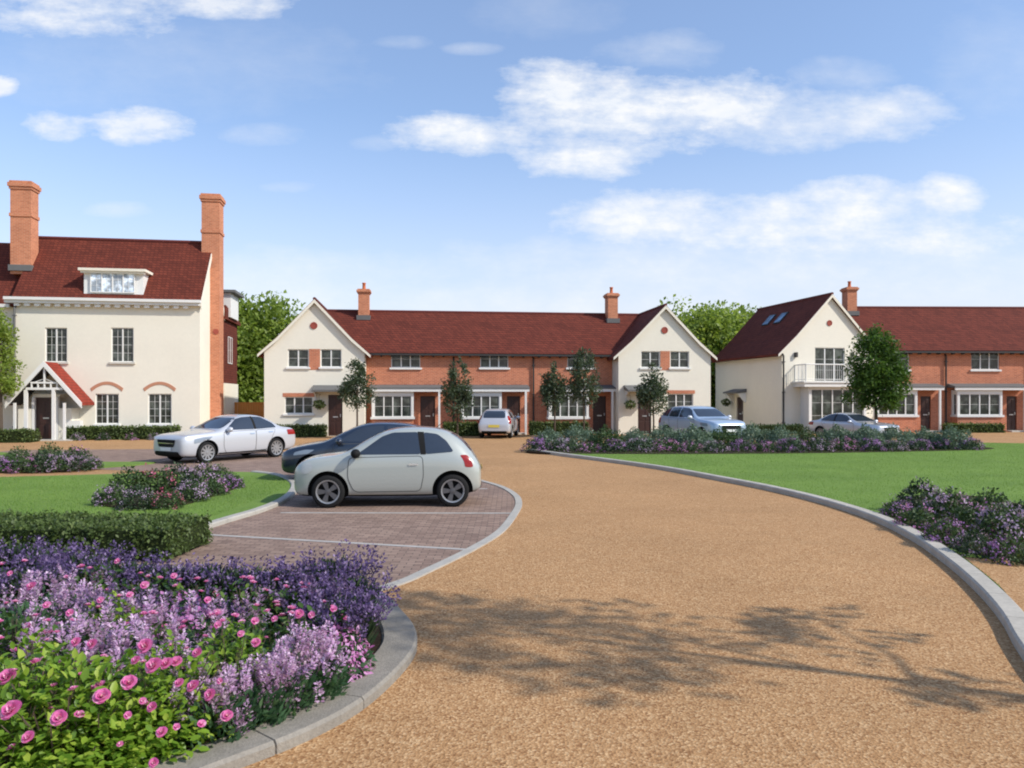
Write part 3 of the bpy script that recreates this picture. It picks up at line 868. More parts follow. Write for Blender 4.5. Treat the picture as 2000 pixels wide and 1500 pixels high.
pv.box(dhole[1] + 0.14, dhole[1] + 0.72, py_ + 0.5, -0.003, 0.0, 1.55); pv.box(dhole[0] - 0.72, dhole[0] - 0.14, py_ + 0.5, -0.003, 0.0, 1.55)
pv.box(dhole[0] - 0.14, dhole[1] + 0.14, py_ + 0.66, -0.003, dhole[3], dhole[3] + 0.16)
bigH.part(pv, 'porch_side_wall', M['cream'], porch)
door(bigH, (0, py_ + 0.55, 0), X, Y, dhole, 0.1, 3)
df = MB()
df.box(dhole[0] - 0.12, dhole[0], py_ + 0.5, py_ + 0.7, 0.06, dhole[3]); df.box(dhole[1], dhole[1] + 0.12, py_ + 0.5, py_ + 0.7, 0.06, dhole[3])
bigH.part(df, 'door_frame', M['white'])
st = MB(); st.box(pc - 1.3, pc + 1.3, py_ - 0.3, py_ + 0.66, 0.008, 0.06); bigH.part(st, 'doorstep', M['stone'])
pi = MB(); pi.box(fb.fx(131, -0.75), fb.fx(160, -0.75), -1.0, -0.6, 0.0, 0.95); 
bigH.part(pi, 'meter_box', M['white'])

# neighbour at the frame's left edge, set back a little
nb = House(fb, xl - 7.5, 'cream_house', 'cream rendered house at the photo left edge, mostly hidden behind a leafy tree', 'house')
w2 = MB()
panel(w2, (0, 0.5, 0), X, Y, xl - 7.5, xl - 0.01, -0.1, EZ - 0.2, [(xl - 2.2, xl - 1.1, 4.2, 5.8), (xl - 2.2, xl - 1.1, 1.0, 2.4)])
panel(w2, (xl - 7.5, 6, 0), -Y, X, 0, 5.5, -0.1, EZ - 0.2)
nb.part(w2, 'wall', M['cream'])
r2 = MB()
r2.prism([(0.28, EZ - 0.2), (0.5 + RY, AZ - 0.22), (6.1, EZ - 0.2), (6.1, EZ - 0.34), (0.5 + RY, AZ - 0.42), (0.34, EZ - 0.3)], lambda p, t: (t, p[0], p[1]), xl - 7.7, xl - 0.055)
nb.part(r2, 'roof', M['roof'])
n2 = MB(); n2.box(xl - 7.6, xl - 0.31, 0.2, 0.497, EZ - 0.34, EZ - 0.18); nb.part(n2, 'cornice', M['white'])
for h_ in ((xl - 2.2, xl - 1.1, 4.2, 5.8), (xl - 2.2, xl - 1.1, 1.0, 2.4)): window(nb, (0, 0.5, 0), X, Y, h_, 2, 4, 2, 'white')

# wooden fence between the big house and the cottage
ff = Frame((-19.4, 47.0), 4)
fl_ = House(ff, 0, 'garden_fence', 'orange brown boarded fence between the tall cream house and the left cottage', 'fence')
fm = MB()
for i in range(30): fm.box(0.0 + i * 0.15, 0.143 + i * 0.15, 0.0 + 0.012 * (i % 2), 0.02 + 0.012 * (i % 2), 0.02, 1.72 + 0.0 * i)
fl_.part(fm, 'board_panel', M['fence'])
rlm = MB(); rlm.box(0, 4.5, -0.012, 0.045, 1.72, 1.78); fl_.part(rlm, 'rail', M['fence'])
for i in range(3):
    p = MB(); p.box(i * 2.2, i * 2.2 + 0.1, -0.09, -0.014, 0, 1.85); fl_.part(p, 'post', M['fence'])

# ------------------------------------------------------------------ 2. the middle group
fm_ = Frame((-13.35, 40.5), 7)

def cottage(fr, px0, px1, name, label, apex_py, eave_py, side, depth, wins, lower, doorpx, hood, ventpx, basket_side, brickpanel):
    x0, x1 = fr.fx(px0), fr.fx(px1); W = x1 - x0; xc = (x0 + x1) / 2
    az, ez = fr.fz(apex_py, xc), fr.fz(eave_py, xc)
    h = House(fr, x0, name, label, 'house')
    hs = [hole(fr, *q) for q in wins]; lo = hole(fr, *lower)
    dq = hole(fr, doorpx[0], doorpx[1], doorpx[2], 850); dq = (dq[0], dq[1], 0.02, dq[3])
    inner = gable_roof(h, x0, W, ez, az, -0.16, depth)
    mb = MB()
    gable_wall(mb, x0, W, ez, inner, 0.0, hs + [lo, dq])
    panel(mb, (x1, 0, 0), Y, -X, 0, depth, -0.1, ez + 0.1)
    panel(mb, (x0, depth, 0), -Y, X, 0, depth, -0.1, ez + 0.1)
    panel(mb, (x1, depth, 0), -X, -Y, 0, W, -0.1, ez)
    h.part(mb, 'wall', M['cream'])
    for q in hs: window(h, (0, 0, 0), X, Y, q, 2, 2, 1, 'white')
    window(h, (0, 0, 0), X, Y, lo, 3, 2, 1, 'white')
    ln = MB(); ln.box(lo[0] - 0.1, lo[1] + 0.1, -0.012, 0.05, lo[3] + 0.004, lo[3] + 0.2); h.part(ln, 'brick_lintel', M['brick'])
    bp = MB(); bp.box(hs[0][1] + 0.02, hs[1][0] - 0.02, -0.012, 0.05, hs[0][2] - 0.14, hs[0][3] + 0.02); h.part(bp, 'brick_panel', M['brick'])
    door(h, (0, 0, 0), X, Y, dq, 0.06, 3)
    a0, a1 = fr.fx(hood[0], -0.4), fr.fx(hood[1], -0.4); hz = fr.fz(hood[2], (a0 + a1) / 2, -0.6)
    hd = MB(); hd.prism([(-0.85, hz - 0.22), (-0.85, hz - 0.12), (-0.003, hz + 0.14), (-0.003, hz - 0.10)], lambda p, t: (t, p[0], p[1]), a0, a1)
    ho = h.part(hd, 'door_hood', M['lead'])
    for a in (a0 + 0.08, a1 - 0.16):
        br = MB(); br.prism([(-0.7, hz - 0.24), (-0.003, hz - 0.14), (-0.003, hz - 0.75), (-0.06, hz - 0.75), (-0.10, hz - 0.45)], lambda p, t: (t, p[0], p[1]), a, a + 0.07); h.part(br, 'bracket', M['white'], ho)
    vent(h, fr.fx(ventpx[0]), 0.0, fr.fz(ventpx[1], xc))
    return h, x0, x1, ez

cotL, cl0, cl1, ezL = cottage(fm_, 516, 712, 'cream_cottage', 'cream gabled cottage at the left end of the brick terrace, beside the wooden fence', 584, 688, 0, 8.0,
        [(562, 603, 682, 717), (626, 667, 682, 717)], (556, 611, 775, 808), (641, 669, 771), (610, 682, 757), (613, 636), 0, 1)
cotR, cr0, cr1, ezR = cottage(fm_, 1208, 1388, 'cream_cottage', 'cream gabled cottage at the right end of the brick terrace, its front partly in shade', 596, 694, 1, 8.0,
        [(1252, 1289, 686, 718), (1309, 1346, 686, 718)], (1304, 1354, 769, 800), (1246, 1272, 771), (1222, 1286, 757), (1298, 645), 0, 1)
for h_, fx0 in ((cotL, cl1 - 0.06), (cotR, cr1 - 0.06)):
    pass

def unit(fr, yw, b0, b1, wpx, bay, dr, post, can, label, pipe=None, chim=None, roofx=None, eav=4.66, ridge=7.25, name='brick_terrace_house', rys=3.6, bay_py=(765, 818), win_py=(684, 718), gcol='glass', cream_bay=True):
    x0, x1 = b0, b1
    h = House(fr, x0, name, label, 'house', 'brick terraced houses')
    wq = hole(fr, wpx[0], wpx[1], win_py[0], win_py[1], yw)
    dq = hole(fr, dr[0], dr[1], 768, 850, yw); dq = (dq[0], dq[1], 0.02, 2.15)
    mb = MB()
    panel(mb, (0, yw, 0), X, Y, x0 + 0.001, x1 - 0.001, -0.1, eav, [wq, dq], 0, 0.13)
    panel(mb, (x1 - 0.001, yw + 7, 0), -X, -Y, 0, x1 - x0 - 0.002, -0.1, eav)
    panel(mb, (x1 - 0.001, yw, 0), Y, -X, 0, 7, -0.1, eav)
    panel(mb, (x0 + 0.001, yw + 7, 0), -Y, X, 0, 7, -0.1, eav)
    h.part(mb, 'wall', M['brick'])
    rx0, rx1 = roofx or (x0, x1)
    rf = MB()
    prof = [(yw - 0.34, eav - 0.12), (yw + rys, ridge), (yw + 2 * rys + 0.3, eav - 0.1), (yw + 2 * rys + 0.3, eav - 0.22), (yw + rys, ridge - 0.2), (yw - 0.26, eav - 0.22)]
    rf.prism(prof, lambda p, t: (t, p[0], p[1]), rx0 + 0.002, rx1 - 0.002)
    ro = h.part(rf, 'roof', M['roof'])
    rt = MB(); rt.tube([(rx0, yw + rys, ridge + 0.0), (rx1, yw + rys, ridge + 0.0)], 0.085, 10); h.part(rt, 'ridge_tile', M['ridge'], ro)
    gt = MB(); gt.box(x0 + 0.002, x1 - 0.002, yw - 0.40, yw - 0.29, eav - 0.27, eav - 0.16); h.part(gt, 'gutter', M['dark'], ro)
    # rafter feet under the eaves
    nn = int((x1 - x0) / 0.6)
    for i in range(nn):
        a = x0 + 0.2 + i * (x1 - x0 - 0.3) / nn
        rfm = MB(); rfm.box(a, a + 0.09, yw - 0.27, yw - 0.003, eav - 0.34, eav - 0.225)
        h.part(rfm, 'rafter_foot', M['dark'])
    window(h, (0, yw, 0), X, Y, wq, 3, 2, 1, 'white', gcol)
    door(h, (0, yw, 0), X, Y, dq, 0.07, 3)
    # bay window
    by = yw - 0.62
    bq = hole(fr, bay[0], bay[1], bay_py[0], bay_py[1], by)
    bw = MB()
    panel(bw, (0, by, 0), X, Y, bq[0], bq[1], 0.0, bq[2] - 0.02)
    panel(bw, (bq[1], by, 0), Y, -X, 0, 0.62, 0.0, bq[2] - 0.02)
    panel(bw, (bq[0], yw, 0), -Y, X, 0, 0.62, 0.0, bq[2] - 0.02)
    bo = h.part(bw, 'bay_wall', M['brick'])
    sl = MB(); sl.box(bq[0] - 0.06, bq[1] + 0.06, by - 0.09, yw - 0.003, bq[2] - 0.02, bq[2] + 0.10); h.part(sl, 'sill', M['white'], bo)
    cz = bq[3]
    bf = MB()
    bf.box(bq[0], bq[1], by + 0.0, yw - 0.003, cz - 0.22, cz)
    for a, b_ in ((bq[0], bq[0] + 0.13), (bq[1] - 0.13, bq[1])):
        bf.box(a, b_, by + 0.001, by + 0.14, bq[2] + 0.10, cz - 0.22)
        bf.box(a, b_, yw - 0.12, yw - 0.003, bq[2] + 0.10, cz - 0.22)
    h.part(bf, 'bay_frame', M['white'], bo)
    window(h, (0, by, 0), X, Y, (bq[0] + 0.131, bq[1] - 0.131, bq[2] + 0.103, cz - 0.222), 4, 2, 1, None, 'glass', 0.03, 0.04)
    for (o_, u_, n_) in (((bq[1] - 0.05, by + 0.14, 0), Y, -X), ((bq[0] + 0.05, yw - 0.12, 0), -Y, X)):
        window(h, o_, u_, n_, (0.001, 0.359, bq[2] + 0.103, cz - 0.222), 1, 2, 1, None, 'glass', 0.0, 0.04)
    # lean-to canopy over bay and door
    ca, cb = fr.fx(can[0], by), fr.fx(can[1], by)
    cy = by - 0.2
    cm = MB(); cm.prism([(cy, cz + 0.16), (cy, cz + 0.22), (yw - 0.003, cz + 0.40), (yw - 0.003, cz + 0.16)], lambda p, t: (t, p[0], p[1]), ca, cb)
    co_ = h.part(cm, 'canopy', M['lead'])
    fs = MB(); fs.box(ca + 0.02, cb - 0.02, cy + 0.03, cy + 0.10, cz + 0.004, cz + 0.158); fs.box(cb - 0.09, cb - 0.02, cy + 0.10, yw - 0.003, cz + 0.004, cz + 0.158)
    h.part(fs, 'fascia', M['white'], co_)
    px_ = fr.fx(post, cy + 0.06)
    ps = MB(); ps.box(px_ - 0.055, px_ + 0.055, cy + 0.02, cy + 0.13, 0.0, cz + 0.002); h.part(ps, 'post', M['white'], co_)
    stp = MB(); stp.box(dq[0] - 0.15, dq[1] + 0.25, yw - 0.7, yw - 0.003, 0.008, 0.09); h.part(stp, 'doorstep', M['stone'])
    if pipe: downpipe(h, fr.fx(pipe, yw - 0.1), yw - 0.09, 0.0, eav - 0.2, 0.05)
    if chim:
        cx = fr.fx(chim[0], yw + rys - 0.4)
        zt = fr.fz(chim[1], cx, yw + rys - 0.4)
        chimney_part(h, cx, yw + rys - 0.4, 0.62, 0.8, ridge - 1.2, zt, 1, 'brickchim', ro)
        fl = MB(); fl.box(cx - 0.40, cx + 0.40, yw + rys - 0.95, yw + rys - 0.2, ridge - 0.62, ridge - 0.34); h.part(fl, 'flashing', M['lead'], ro)
    return h

YW = 1.35
bA, bB, bC, bD = cl1 + 0.01, fm_.fx(888, YW), fm_.fx(1044, YW), cr0 - 0.01
unit(fm_, YW, bA, bB, (764, 821), (726, 808), (821, 850), 858, (722, 866), 'orange brick terraced house adjoining the left cream cottage, one chimney on its roof',
     886, (711, 566), (bA - 2.6, bB))
unit(fm_, YW, bB, bC, (938, 993), (900, 980), (990, 1016), 1027, (896, 1034), 'middle orange brick terraced house, with a white hatchback parked before it', 1042)
unit(fm_, YW, bC, bD, (1108, 1160), (1072, 1150), (1158, 1184), 1196, (1066, 1202), 'orange brick terraced house next to the shaded cream cottage, two slim trees before it',
     None, (1194, 574), (bC, bD + 2.6))

# ------------------------------------------------------------------ 3. the right group
fr_ = Frame((15.6, 44.4), 12)
gW = fr_.fx(1715); gz_e = fr_.fz(688, 1.0); gz_a = fr_.fz(574, gW / 2)
gh = House(fr_, 0, 'cream_cottage', 'cream gabled cottage with a white balcony and two rooflights, on the right', 'house')
gD = 8.2
innerG = gable_roof(gh, 0, gW, gz_e, gz_a, -0.16, gD)
yb = 0.0
fh = hole(fr_, 1592, 1650, 679, 742); gx = (fh[0] + fh[1]) / 2
floor_z = fr_.fz(748, gx, -0.9)
fh = (fh[0], fh[1], floor_z + 0.1, fh[3])
gl = hole(fr_, 1590, 1690, 770, 828)
sd_door = (2.9, 3.75, 0.02, 2.1)        # on the side wall, measured from the back
gm = MB()
gable_wall(gm, 0, gW, gz_e, innerG, 0.0, [fh])
panel(gm, (0, gD, 0), -Y, X, 0, gD, -0.1, gz_e + 0.1, [sd_door])
panel(gm, (gW, 0, 0), Y, -X, 0, gD, -0.1, gz_e + 0.1)
panel(gm, (gW, gD, 0), -X, -Y, 0, gW, -0.1, gz_e)
gh.part(gm, 'wall', M['cream'])
window(gh, (0, 0, 0), X, Y, fh, 3, 3, 1, None, 'glass', name='balcony_door')
vent(gh, fr_.fx(1620), 0.0, fr_.fz(631, gW / 2), 0.17)
door(gh, (0, gD, 0), -Y, X, sd_door, 0.06, 3)
# canopy over the side door
sc_ = MB(); sc_.prism([(-0.75, 2.32), (-0.75, 2.42), (-0.003, 2.62), (-0.003, 2.4)], lambda p, t: (p[0], gD - t, p[1]), 2.5, 4.2)
gh.part(sc_, 'door_hood', M['lead'])
for t in (2.6, 4.05):
    br = MB(); br.prism([(-0.6, 2.34), (-0.003, 2.42), (-0.003, 1.75), (-0.08, 1.75)], lambda p, t_: (p[0], gD - t_, p[1]), t, t + 0.07); gh.part(br, 'bracket', M['white'])
# bay under the balcony
bx0, bx1 = fr_.fx(1580, -0.85), fr_.fx(1692, -0.85)
by = -0.85
bz0, bz1 = 0.25, floor_z - 0.35
bq = (bx0 + 0.15, bx1 - 0.15, bz0, bz1)
bm_ = MB()
panel(bm_, (0, by, 0), X, Y, bx0, bx1, 0, bz1 + 0.12, [bq], 0, 0.1)
panel(bm_, (bx1, by, 0), Y, -X, 0, 0.847, 0, bz1 + 0.12); panel(bm_, (bx0, -0.003, 0), -Y, X, 0, 0.847, 0, bz1 + 0.12)
bay_ = gh.part(bm_, 'bay_wall', M['white'])
window(gh, (0, by, 0), X, Y, bq, 5, 3, 1, None, 'glass', 0.03, 0.05)
bl0, bl1 = fr_.fx(1572, -1.0), fr_.fx(1672, -1.0)
bs = MB(); bs.box(bl0 - 0.12, bx1 + 0.12, -1.15, -0.003, bz1 + 0.124, floor_z); bs.box(bl0 - 0.2, bx1 + 0.2, -1.22, -0.003, floor_z + 0.002, floor_z + 0.08)
balc = gh.part(bs, 'balcony', M['white'])
rz0, rz1 = floor_z + 0.08, floor_z + 1.05
def rail(a, b, c, d_):
    r_ = MB(); n_ = 9 if abs(b - a) > 1.5 else 4
    A, B = Vector((a, c, 0)), Vector((b, d_, 0))
    r_.tube([A + Z * rz1, B + Z * rz1], 0.035, 8); r_.tube([A + Z * (rz0 + 0.12), B + Z * (rz0 + 0.12)], 0.02, 6)
    for i in range(n_ * 3 + 1):
        p = A + (B - A) * (i / (n_ * 3)); r_.tube([p + Z * (rz0 + 0.0), p + Z * rz1], 0.028 if i % n_ == 0 else 0.011, 6)
    gh.part(r_, 'railing', M['white'], balc)
rail(bl0, bl1 + 0.3, -1.12, -1.12); rail(bl0, bl0, -0.02, -1.10); rail(bl1 + 0.3, bl1 + 0.3, -1.10, -0.02)
wl1 = MB(); wl1.box(bl0 - 0.05, bl0 + 0.09, -0.18, -0.003, floor_z + 1.5, floor_z + 1.78); gh.part(wl1, 'wall_lamp', M['dark'])
downpipe(gh, 0.05, -0.1, 0, gz_e, 0.05)
# rooflights on the left slope
Lp, _ = gable_profile(gW, gz_e, gz_a)
p1, p2 = Vector(Lp[1]), Vector(Lp[2])
sd_ = (p2 - p1).normalized(); nr = Vector((-sd_.y, sd_.x))
for ya in (3.2, 4.6):
    mb = MB(); a = p1 + (p2 - p1) * 0.42
    c3 = lambda s, n_, y: (a.x + sd_.x * s + nr.x * n_, y, a.y + sd_.y * s + nr.y * n_)
    mb.prism([(0, 0.0), (0.95, 0.0), (0.95, 0.07), (0, 0.07)], lambda p, t: c3(p[0], p[1], t), ya, ya + 0.75)
    o_ = gh.part(mb, 'rooflight', M['dark'])
    g_ = MB(); g_.poly([c3(0.07, 0.075, ya + 0.07), c3(0.07, 0.075, ya + 0.68), c3(0.88, 0.075, ya + 0.68), c3(0.88, 0.075, ya + 0.07)])
    gh.part(g_, 'pane', M['skyglass'], o_)

ft = Frame((22.0, 46.2), 1.5)
tA, tB, tC = 0.0, ft.fx(1851), ft.fx(2014)
tA = ft.fx(1694)
kw = dict(eav=5.0, ridge=7.95, rys=3.9, win_py=(681, 722), bay_py=(762, 814))
unit(ft, 0.0, tA, tB, (1722, 1776), (1712, 1792), (1798, 1818), 1836, (1706, 1842), 'orange brick terraced house adjoining the balcony cottage, behind the broad green tree', 1848, (1659, 562), (tA - 1.6, tB), **kw)
unit(ft, 0.0, tB, tC, (1897, 1952), (1870, 1958), (1966, 1986), 2002, (1862, 2008), 'orange brick terraced house cut by the right edge of the photo', 2011, None, None, **kw)
unit(ft, 0.0, tC, tC + (tC - tB), (2060, 2115), (2034, 2120), (2130, 2150), 2166, (2026, 2172), 'orange brick terraced house beyond the right edge of the photo', None, None, None, **kw)
# ================================================================== cars
def car_body(st, paint_m, arches, r_arch):
    """st: stations (x, zb, w, zs, wb, zbelt, wr, zt) from nose to tail; returns an evaluated mesh with wheel arches cut"""
    bm = bmesh.new(); rings = []
    for (x, zb, w, zs, wb, zbt, wr, zt) in st:
        g = zt - zbt
        half = [(0.0, zb), (0.78 * w, zb), (0.95 * w, zb + 0.05), (1.0 * w, zb + (zs - zb) * 0.5), (0.995 * w, zs), (wb, zbt),
                (wb * 0.42 + wr * 0.58 + 0.01, zbt + g * 0.58), (wr, zt - g * 0.13 - 0.01), (wr * 0.86, zt - 0.012), (wr * 0.5, zt + 0.0), (0.0, zt + 0.012)]
        ring = [bm.verts.new((x, y, z)) for y, z in half] + [bm.verts.new((x, -y, z)) for y, z in half[-2:0:-1]]
        rings.append(ring)
    n = len(rings[0])
    for a, b in zip(rings, rings[1:]):
        for j in range(n):
            k = (j + 1) % n
            bm.faces.new((a[j], a[k], b[k], b[j]))
    m = len(st[0]) and 11
    for ring, flip in ((rings[0], False), (rings[-1], True)):
        # close the end with strips across the width
        half_n = 10
        for j in range(half_n):
            l0, l1 = ring[j], ring[j + 1]
            r0, r1 = ring[(n - j) % n], ring[(n - j - 1) % n]
            q = [v for i, v in enumerate((l0, l1, r1, r0)) if v not in (l0, l1, r1, r0)[:i]]
            if len(q) >= 3:
                bm.faces.new(q[::-1] if flip else q)
    bmesh.ops.recalc_face_normals(bm, faces=bm.faces)
    me = bpy.data.meshes.new('body'); bm.to_mesh(me); bm.free()
    o = bpy.data.objects.new('body_build', me); COL.objects.link(o)
    s = o.modifiers.new('s', 'SUBSURF'); s.levels = 2; s.render_levels = 2
    cut = []
    for ax in arches:
        for sd in (-1, 1):
            mb = MB(); r_ = r_arch
            mb.lathe([(0.001, -0.21), (r_, -0.21), (r_, 0.4), (0.001, 0.4)], (0, 0, 0), 'y', 40)
            c = mb.build('cut', M['black']); c.location = (ax[0], sd * ax[2], ax[1])
            if sd < 0: c.rotation_euler = (0, 0, math.pi)
            bmc = bmesh.new(); bmc.from_mesh(c.data); bmesh.ops.remove_doubles(bmc, verts=bmc.verts, dist=0.003); bmesh.ops.recalc_face_normals(bmc, faces=bmc.faces); bmc.to_mesh(c.data); bmc.free()
            b = o.modifiers.new('b', 'BOOLEAN'); b.operation = 'DIFFERENCE'; b.object = c; b.solver = 'EXACT'
            cut.append(c)
    bpy.context.view_layer.update()
    dg = bpy.context.evaluated_depsgraph_get()
    res = bpy.data.meshes.new_from_object(o.evaluated_get(dg))
    for c in cut: bpy.data.objects.remove(c)
    bpy.data.objects.remove(o)
    res.materials.clear(); res.materials.append(paint_m); res.materials.append(M['black'])
    mi = []
    for p in res.polygons:
        c = p.center; dark = 0
        for ax in arches:
            d = math.hypot(c.x - ax[0], c.z - ax[1])
            if d < r_arch * 1.003 and (abs(d - r_arch) < 0.02 and abs((p.normal.x * (c.x - ax[0]) + p.normal.z * (c.z - ax[1])) / max(d, 1e-5)) > 0.8 or abs(abs(c.y) - (ax[2] - 0.21)) < 0.02): dark = 1
        if p.normal.z < -0.85 and c.z < 0.45: dark = 1
        mi.append(dark)
    res.polygons.foreach_set('material_index', mi)
    res.polygons.foreach_set('use_smooth', [True] * len(mi))
    # keep arch edges crisp
    try: res.set_sharp_from_angle(angle=R(38))
    except Exception: pass
    bv = BVHTree.FromPolygons([tuple(v.co) for v in res.vertices], [tuple(p.vertices) for p in res.polygons])
    return res, bv

def patch(bv, outline, ang, out=0.006, step=0.07, m=None, name='patch', parent=None):
    """a fitted panel: an outline (lateral, z) projected on the body along the horizontal direction ang"""
    dirv = Vector((-math.cos(ang), -math.sin(ang), 0)); lat = Vector((-math.sin(ang), math.cos(ang), 0))
    bm = bmesh.new()
    for ol in (outline if hasattr(outline[0][0], '__len__') else [outline]):
        bm.faces.new([bm.verts.new((a, z, 0)) for a, z in ol])
    bmesh.ops.triangulate(bm, faces=bm.faces[:])
    for _ in range(5):
        es = [e for e in bm.edges if e.calc_length() > step]
        if not es: break
        bmesh.ops.subdivide_edges(bm, edges=es, cuts=1)
        bmesh.ops.triangulate(bm, faces=[q for q in bm.faces if len(q.verts) > 3])
    last = None; bad = []
    for v in bm.verts:
        o = lat * v.co.x - dirv * 4 + Vector((0, 0, v.co.y))
        hit, nrm, idx, dist = bv.ray_cast(o, dirv)
        if hit is None:
            bad.append(v); continue
        v.co = hit - dirv * out + Vector((0, 0, 0))
    if bad: bmesh.ops.delete(bm, geom=bad, context='VERTS')
    for f in bm.faces:
        f.smooth = True
        if f.normal.dot(-dirv) < 0: f.normal_flip()
    me = bpy.data.meshes.new(name); bm.to_mesh(me); bm.free()
    me.materials.append(m)
    return link(name, me, parent)

def rounded(pts, r=0.05, n=4):
    out = []; N = len(pts)
    for i in range(N):
        p = Vector(pts[i]); a = (Vector(pts[i - 1]) - p); b = (Vector(pts[(i + 1) % N]) - p)
        ra, rb = min(r, a.length * 0.45), min(r, b.length * 0.45)
        pa, pb = p + a.normalized() * ra, p + b.normalized() * rb
        for k in range(n + 1):
            t = k / n
            out.append(tuple((1 - t) ** 2 * pa + 2 * t * (1 - t) * p + t * t * pb))
    return out

def strip(pts, w):
    """a closed outline that follows an open polyline at width w"""
    L, Rr = [], []
    for i, p in enumerate(pts):
        a = Vector(pts[max(i - 1, 0)]); b = Vector(pts[min(i + 1, len(pts) - 1)]); d = (b - a).normalized()
        L.append((p[0] - d.y * w / 2, p[1] + d.x * w / 2)); Rr.append((p[0] + d.y * w / 2, p[1] - d.x * w / 2))
    return [[L[i], L[i + 1], Rr[i + 1], Rr[i]] for i in range(len(pts) - 1)]

def ellipse(c, rx, rz, n=20, tilt=0.0):
    out = []
    for i in range(n):
        a = 2 * math.pi * i / n; x, z = rx * math.cos(a), rz * math.sin(a)
        out.append((c[0] + x * math.cos(tilt) - z * math.sin(tilt), c[1] + x * math.sin(tilt) + z * math.cos(tilt)))
    return out

def wheel_meshes(r, spokes, wid=0.2, rim_k=0.72, rim_m='alloy'):
    t = MB()
    t.lathe([(r * rim_k, wid / 2 - 0.01), (r * 0.90, wid / 2), (r * 0.975, wid / 2 - 0.025), (r, wid / 2 - 0.055), (r, -wid / 2 + 0.055), (r * 0.975, -wid / 2 + 0.025), (r * 0.9, -wid / 2), (r * rim_k, -wid / 2 + 0.01), (r * rim_k, wid / 2 - 0.01)], (0, 0, 0), 'y', 36)
    d = MB()
    rr = r * rim_k
    dkm = M['black']
    d.lathe([(0.001, 0.02), (rr * 0.98, 0.02), (rr * 0.98, 0.0)], (0, 0, 0), 'y', 30, 1)
    d.lathe([(rr * 0.86, wid / 2 - 0.03), (rr * 0.9, wid / 2 - 0.002), (rr, wid / 2 + 0.003), (rr * 1.01, wid / 2 - 0.02)], (0, 0, 0), 'y', 36, 0)
    d.lathe([(0.001, wid / 2 - 0.005), (rr * 0.2, wid / 2 - 0.008), (rr * 0.26, wid / 2 - 0.04)], (0, 0, 0), 'y', 20, 2)
    for i in range(spokes):
        a = 2 * math.pi * i / spokes
        ca, sa = math.cos(a), math.sin(a)
        w0, w1 = rr * 0.13, rr * (0.34 if spokes <= 8 else 0.17)
        pr = [(rr * 0.18, -w0), (rr * 0.9, -w1 / 1.4), (rr * 0.9, w1 / 1.4), (rr * 0.18, w0)]
        f = lambda p, y: (p[0] * ca - p[1] * sa, y + (0.0 if p[0] < rr * 0.5 else 0.004), p[0] * sa + p[1] * ca)
        d.prism(pr, f, wid / 2 - 0.055, wid / 2 - 0.018, 2)
    return t.mesh('tyre', M['tyre'], smooth=True), d.mesh('rim', [M['alloy'], M['black'], M[rim_m]])

